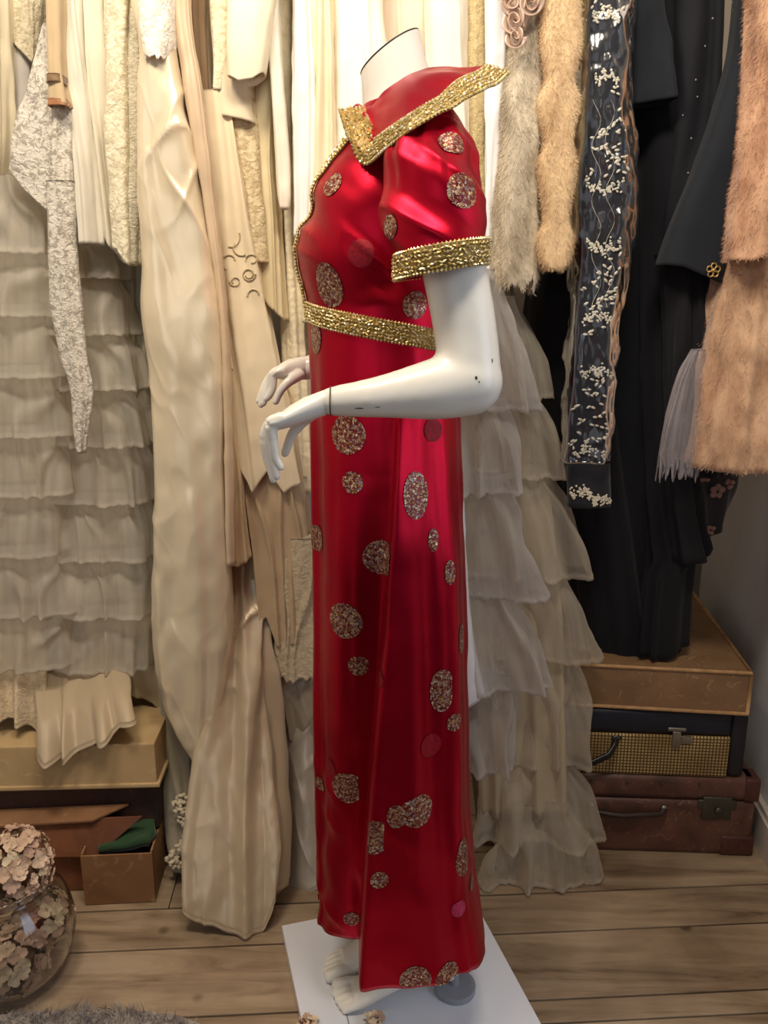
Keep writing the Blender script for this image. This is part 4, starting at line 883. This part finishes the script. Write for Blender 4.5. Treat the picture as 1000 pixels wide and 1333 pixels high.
# embroidered black dress in a clear plastic cover
er = [(T0, 770, 815), (0, 768, 822), (90, 768, 820), (150, 766, 822), (230, 758, 824), (330, 758, 815), (420, 752, 806), (500, 748, 800), (590, 740, 796), (660, 740, 797)]
ed = hang('embroidered_black_dress', 'black net dress with white floral bead embroidery under a clear plastic cover', 'dress', cloth((28, 28, 34), .7), er, 1.56, D=.022, lam=.05, amp=.004, seed=160, N=100)
EV = BASES['embroidered_black_dress']; be = BVHTree.FromPolygons([Vector(v) for v in EV.reshape(-1, 3)], grid_faces(*EV.shape[:2]))
pearl = plain('bead_white', (222, 214, 190), .35, .15, .6)
def on_e(px, py):
    r = Vector(ray(px, py)).normalized(); hit, n, i, dd = be.ray_cast(Vector((0, 0, H)), r)
    return None if hit is None else hit+Vector((0, -.0016, 0))
rg = random.Random(21)
for by, x0, x1, arch in ((22, 772, 806, 10), (104, 775, 806, 10), (235, 762, 812, -8), (312, 764, 808, -8), (415, 757, 800, 8), (484, 755, 800, 5), (588, 745, 795, 6), (640, 742, 770, 4), (650, 770, 797, 4)):
    m = MB()
    for k in range(70):
        s = rg.random(); x = x0+(x1-x0)*s; y = by-arch*math.sin(s*math.pi)+rg.gauss(0, 3.6)+(6*abs(math.sin(s*9)))
        q = on_e(x, y)
        if q: m.blob(q, (.0027, .0012, .0021), Matrix.Rotation(rg.uniform(0, 3), 3, 'Y'), n=6, m=4)
    m.build('floral_band', pearl, ed, True)
m = MB()
for y0, y1 in ((-10, 16), (118, 228), (150, 230), (325, 405), (330, 405), (425, 436), (492, 580), (495, 582)):
    for k in range(int((y1-y0)/6)+3):
        y = rg.uniform(y0, y1); xl = np.interp(y, [r[0] for r in er], [r[1] for r in er]); xr = np.interp(y, [r[0] for r in er], [r[2] for r in er]); x = rg.uniform(xl+3, xr-6)
        q = on_e(x, y)
        if q:
            R_ = Matrix.Rotation(rg.choice((.6, -.6, .2, 2.4))+rg.uniform(-.3, .3), 3, 'Y')
            m.blob(q, (.0050, .0010, .0024), R_, n=8, m=5)
            if rg.random() < .6: m.blob(q+R_ @ Vector((.010, 0, .001)), (.0040, .0010, .0020), R_, n=8, m=5)
m.build('leaf_embroidery', pearl, ed, True)
m = MB(); 
for k in range(2):
    ys = np.linspace(130+0*k, 400, 40); pts = [on_e(776+k*18+6*math.sin(y*.09+k), y) for y in ys]; pts = [p for p in pts if p]
    m.tube(pts, .0004, 5)
m.build('stem_embroidery', pearl, ed, True)
pm, nt, b = new_mat('clear_plastic'); nt.nodes.remove(b)
trn = nd(nt, 'ShaderNodeBsdfTransparent'); trn.inputs[0].default_value = (.95, .96, .98, 1); gl = nd(nt, 'ShaderNodeBsdfGlossy'); gl.inputs['Roughness'].default_value = .16
fz = nd(nt, 'ShaderNodeFresnel'); fz.inputs[0].default_value = 1.45; mxs = nd(nt, 'ShaderNodeMixShader'); ad = nd(nt, 'ShaderNodeMath', operation='ADD'); ad.inputs[1].default_value = .02
nt.links.new(fz.outputs[0], ad.inputs[0]); nt.links.new(ad.outputs[0], mxs.inputs[0]); nt.links.new(trn.outputs[0], mxs.inputs[1]); nt.links.new(gl.outputs[0], mxs.inputs[2]); nt.links.new(mxs.outputs[0], nt.nodes['Material Output'].inputs[0])
hang('plastic_cover', 'crinkled clear plastic garment cover over the embroidered black dress', 'cover', pm, [(T0, 758, 832), (0, 758, 829), (100, 756, 826), (180, 750, 833), (260, 748, 838), (330, 748, 828), (420, 742, 812), (500, 738, 806), (602, 734, 798)], 1.545, D=.035, lam=.06, amp=.003, top=.9, wr=.004, wscale=40, crease=.0022, seed=161, N=160, M=160)

# ------------------------------------------------------------------ suitcases
def place(root, pts): pass
def suitcase(name, label, w, d, h, x1, yf, z0, ang, mat, edge_mat):
    """origin at the front right bottom corner"""
    t = thing(name, label, 'suitcase', (x1, yf, z0)); R_ = Matrix.Translation((x1, yf, z0)) @ Matrix.Rotation(math.radians(ang), 4, 'Z')
    return t, R_
def tw_mat():
    m, nt, b = new_mat('tweed_check'); tc = nd(nt, 'ShaderNodeTexCoord')
    mp = nd(nt, 'ShaderNodeMapping'); mp.inputs['Rotation'].default_value = (0, 0, math.radians(5)); nt.links.new(tc.outputs['Object'], mp.inputs[0])
    s = nd(nt, 'ShaderNodeSeparateXYZ'); nt.links.new(mp.outputs[0], s.inputs[0])
    def grid(o):
        a = nd(nt, 'ShaderNodeMath', operation='MULTIPLY'); a.inputs[1].default_value = 135; nt.links.new(s.outputs[o], a.inputs[0])
        f_ = nd(nt, 'ShaderNodeMath', operation='FRACT'); nt.links.new(a.outputs[0], f_.inputs[0])
        g_ = nd(nt, 'ShaderNodeMath', operation='GREATER_THAN'); g_.inputs[1].default_value = .38; nt.links.new(f_.outputs[0], g_.inputs[0]); return g_
    ml = nd(nt, 'ShaderNodeMath', operation='MULTIPLY'); nt.links.new(grid(0).outputs[0], ml.inputs[0]); nt.links.new(grid(2).outputs[0], ml.inputs[1])
    n = nd(nt, 'ShaderNodeTexNoise', i_Scale=14.0, i_Detail=4.0); nt.links.new(tc.outputs['Object'], n.inputs['Vector'])
    r = ramp(nt, n.outputs[0], [(.3, s2l((158, 128, 74))), (.7, s2l((206, 180, 118)))])
    mx = nd(nt, 'ShaderNodeMix', data_type='RGBA'); nt.links.new(ml.outputs[0], mx.inputs[0]); mx.inputs[6].default_value = (*s2l((84, 62, 34)), 1); nt.links.new(r.outputs[0], mx.inputs[7])
    nt.links.new(mx.outputs[2], b.inputs['Base Color']); b.inputs['Roughness'].default_value = .8; bump(nt, b, ml.outputs[0], .0008, .6)
    return m
def worn(name, rgb, dark, light, rough=.5, sc=(9, 40)):
    m, nt, b = new_mat(name); tc = nd(nt, 'ShaderNodeTexCoord')
    n = nd(nt, 'ShaderNodeTexNoise', i_Scale=float(sc[0]), i_Detail=6.0, i_Distortion=.8); nt.links.new(tc.outputs['Object'], n.inputs['Vector'])
    n2 = nd(nt, 'ShaderNodeTexNoise', i_Scale=float(sc[1]), i_Detail=6.0, i_Distortion=2.0); nt.links.new(tc.outputs['Object'], n2.inputs['Vector'])
    r = ramp(nt, n.outputs[0], [(.3, s2l(dark)), (.6, s2l(rgb))]); r2 = ramp(nt, n2.outputs[0], [(.60, (0, 0, 0)), (.72, (1, 1, 1))])
    mx = nd(nt, 'ShaderNodeMix', data_type='RGBA'); nt.links.new(r2.outputs[0], mx.inputs[0]); nt.links.new(r.outputs[0], mx.inputs[6]); mx.inputs[7].default_value = (*s2l(light), 1)
    nt.links.new(mx.outputs[2], b.inputs['Base Color']); b.inputs['Roughness'].default_value = rough; bump(nt, b, n2.outputs[0], .001, .5)
    return m
brass = plain('aged_metal', (150, 146, 136), .35, .9); dkm = plain('dark_metal', (88, 88, 78), .45, .8); blk = plain('black_handle', (24, 22, 22), .35)
# bottom: brown leather
ang = -3.0
t, R_ = suitcase('leather_suitcase', 'brown leather suitcase at the bottom of the stack on the floor', .6, .42, .2, .838, 1.60, 0, ang, None, None)
lea = worn('brown_leather', (106, 70, 56), (70, 46, 38), (130, 96, 78), .45)
m = MB(); m.box((-.62, 0, .001), (0, .42, .138), R_, .012); m.build('body', lea, t, True)
m = MB(); m.box((-.62, 0, .140), (0, .42, .196), R_, .012); m.build('lid', lea, t, True)
for x in (-.52, -.085):
    m = MB(); m.box((x-.035, -.004, .095), (x+.03, .004, .150), R_, .003); m.box((x-.045, -.003, .120), (x+.04, .003, .142), R_, .002); m.blob(R_ @ Vector((x, -.006, .118)), (.009, .005, .009)); m.build('lock', dkm, t, True)
    
m = MB(); m.tube([R_ @ Vector(p) for p in ((-.365, -.002, .118), (-.355, -.014, .112), (-.30, -.018, .108), (-.215, -.014, .112), (-.205, -.002, .118))], [(.009, .006)]*5, 8); m.build('handle', plain('handle_leather', (52, 34, 28), .5), t, True)
for x in (-.365, -.205):
    m = MB(); m.blob(R_ @ Vector((x, -.004, .118)), (.009, .005, .009)); m.build('handle_stud', brass, t, True)
for x in (-.29, -.215, -.37, -.13):
    m = MB(); m.blob(R_ @ Vector((x, -.002, .180)), (.0035, .003, .0035), n=6, m=4); m.build('rivet', dkm, t, True)
for x0, x1, z0, z1 in ((-.07, .004, .001, .05), (-.03, .004, .14, .196)):
    m = MB(); m.box((x0, -.003, z0), (x1, .05, z1), R_, .006); m.build('corner_patch', worn('corner_leather', (86, 46, 36), (60, 34, 28), (110, 70, 56), .5), t, True)
# middle: tweed with navy lid
ang = -4.0
t, R_ = suitcase('tweed_suitcase', 'yellow tweed check suitcase with navy lid, middle of the stack', .5, .4, .16, .772, 1.605, .197, ang, None, None)
m = MB(); m.box((-.54, 0, 0), (-.006, .36, .100), R_, .006); m.build('body', tw_mat(), t, True)
navy = plain('navy_leathercloth', (30, 32, 44), .5, 0, .4, 40, .2)
m = MB(); m.box((-.54, 0, .102), (-.006, .36, .158), R_, .010); m.build('lid', navy, t, True)
m = MB(); m.box((-.006, .002, 0.0), (.03, .36, .157), R_, .012); m.build('end_panel', plain('black_end', (34, 32, 34), .5), t, True)
m = MB(); m.box((-.54, -.002, .150), (-.34, .002, .158), R_, .001); m.build('piping', tw_mat(), t, True)
for x in (-.125, -.44):
    m = MB(); m.box((x-.009, -.006, .072), (x+.009, .001, .112), R_, .002); m.box((x-.020, -.005, .112), (x+.020, .001, .121), R_, .003); m.box((x+.012, -.003, .082), (x+.034, .001, .100), R_, .001); m.build('latch', brass, t, True)
m = MB(); m.tube([R_ @ Vector(p) for p in ((-.255, -.002, .088), (-.262, -.016, .078), (-.275, -.028, .062), (-.31, -.034, .046), (-.36, -.034, .042), (-.39, -.028, .055), (-.40, -.002, .085))], [(.006, .008)]*7, 10); m.build('handle', blk, t, True)
for x in (-.255, -.40):
    m = MB(); m.blob(R_ @ Vector((x, -.003, .09)), (.011, .004, .009)); m.build('handle_mount', dkm, t, True)
# top: tan fibre case
ang = -7.0
t, R_ = suitcase('tan_suitcase', 'worn tan fibreboard suitcase with pale edge piping on top of the stack', .5, .5, .1, .788, 1.592, .357, ang, None, None)
tan = worn('tan_fibre', (146, 112, 78), (116, 88, 58), (168, 138, 102), .55, (7, 34))
m = MB(); m.box((-.56, 0, 0), (0, .60, .100), R_, .004); m.build('body', tan, t, True)
pip = plain('tan_piping', (190, 148, 100), .55, nscale=50, var=.3)
for pts in (((-.56, 0, .1), (0, 0, .1)), ((0, 0, .1), (0, .6, .1)), ((0, 0, 0.004), (0, 0, .1)), ((-.56, 0, .004), (0, 0, .004))):
    m = MB(); m.tube([R_ @ Vector(p) for p in pts], .0042, 8); m.build('piping', pip, t, True)

# ------------------------------------------------------------------ boxes at the left
card = worn('cardboard', (150, 108, 70), (124, 86, 54), (164, 124, 86), .8, (6, 20)); cream = worn('cream_board', (196, 166, 118), (176, 146, 100), (206, 180, 136), .75, (5, 16))
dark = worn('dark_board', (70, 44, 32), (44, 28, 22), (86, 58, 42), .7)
Rb = Matrix.Translation((-.475, 1.50, .245)) @ Matrix.Rotation(math.radians(2.5), 4, 'Z')
t = thing('cream_box', 'large cream cardboard box lid on top of the boxes at left', 'box', (-.475, 1.50, .245))
m = MB(); m.box((-.50, 0, 0), (0, .30, .098), Rb, .003); m.build('lid', cream, t)
m = MB(); m.box((-.503, -.004, -.002), (.006, .30, .008), Rb, .003); m.build('rim', cream, t)
Rb = Matrix.Translation((-.485, 1.525, .128)) @ Matrix.Rotation(math.radians(2), 4, 'Z')
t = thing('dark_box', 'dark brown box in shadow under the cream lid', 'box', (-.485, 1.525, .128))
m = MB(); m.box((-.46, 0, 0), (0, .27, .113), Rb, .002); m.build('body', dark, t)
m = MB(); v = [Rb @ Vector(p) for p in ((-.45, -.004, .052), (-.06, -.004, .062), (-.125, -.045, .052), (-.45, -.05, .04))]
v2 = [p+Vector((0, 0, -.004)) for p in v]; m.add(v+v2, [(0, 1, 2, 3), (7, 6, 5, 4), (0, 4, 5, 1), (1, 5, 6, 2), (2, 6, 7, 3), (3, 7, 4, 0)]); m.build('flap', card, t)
t = thing('brown_box', 'reddish brown open carton with folded flap behind the flowers', 'box', (-.62, 1.49, 0))
rb = worn('red_brown_card', (134, 82, 52), (100, 60, 40), (150, 100, 66), .75)
Rb = Matrix.Translation((-.585, 1.475, .0)) @ Matrix.Rotation(math.radians(3), 4, 'Z')
m = MB(); m.box((-.36, .015, .001), (-.05, .27, .127), Rb, .002); m.build('body', rb, t)
m = MB(); v = [Rb @ Vector(p) for p in ((-.36, .014, .172), (.075, .014, .176), (-.02, -.005, .098), (-.36, .002, .10))]
v2 = [p+Vector((0, .004, 0)) for p in v]; m.add(v+v2, [(0, 1, 2, 3), (7, 6, 5, 4), (0, 4, 5, 1), (1, 5, 6, 2), (2, 6, 7, 3), (3, 7, 4, 0)]); m.build('flap', rb, t)
t = thing('cardboard_box', 'small open cardboard box on the floor holding green cloth', 'box', (-.5, 1.46, 0))
Rb = Matrix.Translation((-.482, 1.452, .0)) @ Matrix.Rotation(math.radians(4), 4, 'Z')
for nm, lo, hi in (('front_panel', (-.145, 0, .001), (0, .004, .118)), ('side_panel', (-.004, .004, .001), (0, .20, .121)), ('side_panel', (-.145, .004, .001), (-.141, .20, .121)), ('back_panel', (-.141, .196, .001), (-.004, .20, .118)), ('base', (-.141, .004, .001), (-.004, .196, .005))):
    m = MB(); m.box(lo, hi, Rb); m.build(nm, card, t)
V = np.array([[Rb @ Vector((-.115+.108*i/19, .02+.10*j/19, .120+.004*math.sin(i*.5)*math.cos(j*.6)+.018*(i/19)+.02*(j/19))) for i in range(20)] for j in range(20)])
lowV = V.copy(); lowV[:, :, 2] = .006
o = grid_obj('green_cloth', V, cloth((40, 70, 38), .8), None, closed=False); sd = o.modifiers.new('thickness', 'SOLIDIFY'); sd.thickness = .02; tag(o, 'green folded cloth sticking out of the small cardboard box', 'cloth')

# ------------------------------------------------------------------ dried hydrangeas in a glass bowl
bc = np.array(G(18, 1268, .0)); bc[2] = 0; BR = .118
gm, nt, b = new_mat('clear_glass'); b.inputs['Transmission Weight'].default_value = 1.0; b.inputs['Roughness'].default_value = .0; b.inputs['IOR'].default_value = 1.45; b.inputs['Base Color'].default_value = (.97, .97, .95, 1)
pr = [(0.0, .004), (.05, .004), (.085, .014), (.108, .045), (.118, .095), (.112, .14), (.094, .175), (.078, .195), (.080, .205)]
k = np.arange(len(pr)); xs = np.linspace(0, len(pr)-1, 48); rr = crom(k, [p[0] for p in pr], xs); zz = crom(k, [p[1] for p in pr], xs); M = 64
out = np.array([[bc+np.array([r*math.cos(q), r*math.sin(q), z]) for q in np.linspace(0, 2*math.pi, M, endpoint=False)] for r, z in zip(rr, zz)])
inn = np.array([[bc+np.array([max(r-.003, 0)*math.cos(q), max(r-.003, 0)*math.sin(q), z+.003]) for q in np.linspace(0, 2*math.pi, M, endpoint=False)] for r, z in zip(rr[::-1], zz[::-1])])
o = grid_obj('glass_bowl', np.concatenate([out, inn], 0), gm); tag(o, 'round clear glass bowl of dried hydrangeas at lower left', 'bowl')
pm = []
for i, rgb in enumerate(((218, 190, 158), (204, 172, 142), (226, 204, 168), (192, 158, 134))): pm.append(plain('dried_petal', rgb, .8, nscale=60, var=.2))
def floret_mesh(mat, seed):
    rg = random.Random(seed); V, Fc = [], []
    for p in range(4):
        a0 = p*math.pi/2+rg.uniform(-.15, .15); tilt = rg.uniform(.3, .9); L = rg.uniform(.010, .0125); Wd = L*.62; n0 = len(V)
        for i in range(5):
            s = i/4; w = Wd*math.sqrt(max(0, 1-(2*(s*.94+.03)-1)**2))*(.75+.35*s)
            for j in (-1, -.5, 0, .5, 1):
                r = .001+L*s; x, y = r, w*j; z = math.sin(tilt)*r*.6+.003*j*j*s-.003*s*s
                V.append((x*math.cos(a0)-y*math.sin(a0), x*math.sin(a0)+y*math.cos(a0), z))
        for i in range(4):
            for j in range(4): q = n0+i*5+j; Fc.append((q, q+5, q+6, q+1))
    n0 = len(V); V += [(.0015, 0, .001), (-.001, .0013, .001), (-.001, -.0013, .001), (0, 0, .003)]; Fc += [(n0, n0+1, n0+3), (n0+1, n0+2, n0+3), (n0+2, n0, n0+3)]
    me = bpy.data.meshes.new('floret'); me.from_pydata(V, [], Fc); me.update(); me.polygons.foreach_set('use_smooth', [True]*len(me.polygons)); me.materials.append(mat); return me
FM = [floret_mesh(pm[i % 4], i) for i in range(12)]
def hydrangea(label, c, r, n, seed, squash=1.0):
    rg = random.Random(seed); t = thing('hydrangea', label, 'flower', (c[0], c[1], c[2]-r), 'dried hydrangea heads in the bowl')
    m = MB(); m.blob(c, (r*.72, r*.72, r*.72*squash), n=12, m=8); m.build('core', plain('dried_core', (140, 108, 82), .9), t, True)
    m = MB(); m.tube([c, c+np.array([0, 0, -r*1.0])], .003, 6); m.build('stem', plain('dried_stem', (120, 100, 66), .8), t, True)
    for i in range(n):
        z = 1-2*(i+.5)/n; th = i*2.39996; q = math.sqrt(1-z*z); d = Vector((q*math.cos(th), q*math.sin(th), z)); d += Vector((rg.uniform(-.2, .2), rg.uniform(-.2, .2), rg.uniform(-.2, .2))); d.normalize()
        o = bpy.data.objects.new('floret', rg.choice(FM)); COL.objects.link(o); o.parent = t
        o.location = Vector((d.x, d.y, d.z*squash))*r*rg.uniform(.86, 1.03)+Vector((0, 0, r)); o.rotation_euler = (d+Vector((rg.uniform(-.3, .3),)*3)).to_track_quat('Z', 'Y').to_euler(); s = rg.uniform(.85, 1.3); o.scale = (s, s, s)
hydrangea('dried pink-beige hydrangea head rising highest out of the bowl', np.array(P(18, 1128, bc[1]+.01)), .066, 170, 1)
hydrangea('dried hydrangea head low in the bowl against the glass', bc+np.array([.022, -.040, .068]), .060, 140, 2)
hydrangea('dried hydrangea head at the right side of the bowl', bc+np.array([.056, .018, .108]), .052, 110, 3)
hydrangea('dried hydrangea head mostly beyond the left edge of the picture', bc+np.array([-.05, -.03, .085]), .050, 70, 4)
# a few loose florets lying on the white board
for i, (x, y, r) in enumerate(((402, 1331, 3), (488, 1327, 4))):
    c = G(x, y, .0235); c[2] = .0235+.012
    t = thing('hydrangea_sprig', ('small dried hydrangea sprig at the front left of the white board', 'small dried hydrangea sprig at the front middle of the white board')[i], 'flower', (c[0], c[1], .0235))
    rg = random.Random(i+40); n = 7
    for k in range(n):
        o = bpy.data.objects.new('floret', rg.choice(FM)); COL.objects.link(o); o.parent = t; a = 2*math.pi*k/n
        o.location = (.012*math.cos(a)*(k > 0), .010*math.sin(a)-.008, .004+.004*rg.random()); o.rotation_euler = (rg.uniform(-.6, .6), rg.uniform(-.6, .6), rg.uniform(0, 6)); o.scale = (.8, .8, .8)
    m = MB(); m.blob(c-np.array([0, .008, .008]), (.012, .010, .0035), n=10, m=6); m.build('core', plain('sprig_core', (96, 70, 60), .9), t, True)

# ------------------------------------------------------------------ shaggy rug, front left
rng = np.random.default_rng(5); ru = thing('shaggy_rug', 'shaggy grey rug at the bottom left corner', 'rug', (-.5, 1.0, 0))
m = MB(); pts = []
c = np.array([-.52, .86]); n = 48; ring = [c+np.array([.40*math.cos(a), .315*math.sin(a)])*(1+.03*math.sin(a*7)) for a in np.linspace(0, 2*math.pi, n, endpoint=False)]
m.add([(p[0], p[1], z) for z in (.001, .012) for p in ring], grid_faces(2, n)+[tuple(range(n, 2*n)), tuple(reversed(range(n)))]); rgm = furmat((176, 164, 152), (110, 100, 94), 25); m.build('backing', rgm, ru)
cnt = 30000; a = rng.random(cnt)*2*np.pi; rad = np.sqrt(rng.random(cnt)); bx_ = c[0]+.40*rad*np.cos(a); by_ = c[1]+.315*rad*np.sin(a)
dr = np.stack([.9*noise(bx_*18, by_*18, 0, 1)+rng.normal(0, .4, cnt), .9*noise(bx_*18, by_*18, 5, 2)+rng.normal(0, .4, cnt), np.full(cnt, .75)], 1); dr /= np.linalg.norm(dr, axis=1)[:, None]
p = np.stack([bx_, by_, np.full(cnt, .011)], 1); sd = np.cross(dr, rng.normal(0, 1, (cnt, 3))); sd /= np.linalg.norm(sd, axis=1)[:, None]
tip = p+dr*(.014+.014*rng.random((cnt, 1))); v = np.stack([p-sd*.0011, p+sd*.0011, tip], 1).reshape(-1, 3)
me = bpy.data.meshes.new('pile'); me.vertices.add(3*cnt); me.vertices.foreach_set('co', v.astype(np.float32).ravel()); me.loops.add(3*cnt); me.loops.foreach_set('vertex_index', np.arange(3*cnt, dtype=np.int32))
me.polygons.add(cnt); me.polygons.foreach_set('loop_start', np.arange(0, 3*cnt, 3, dtype=np.int32)); me.update(calc_edges=True); me.materials.append(rgm)
o = bpy.data.objects.new('pile', me); link(o, ru); o['kind'] = 'stuff'
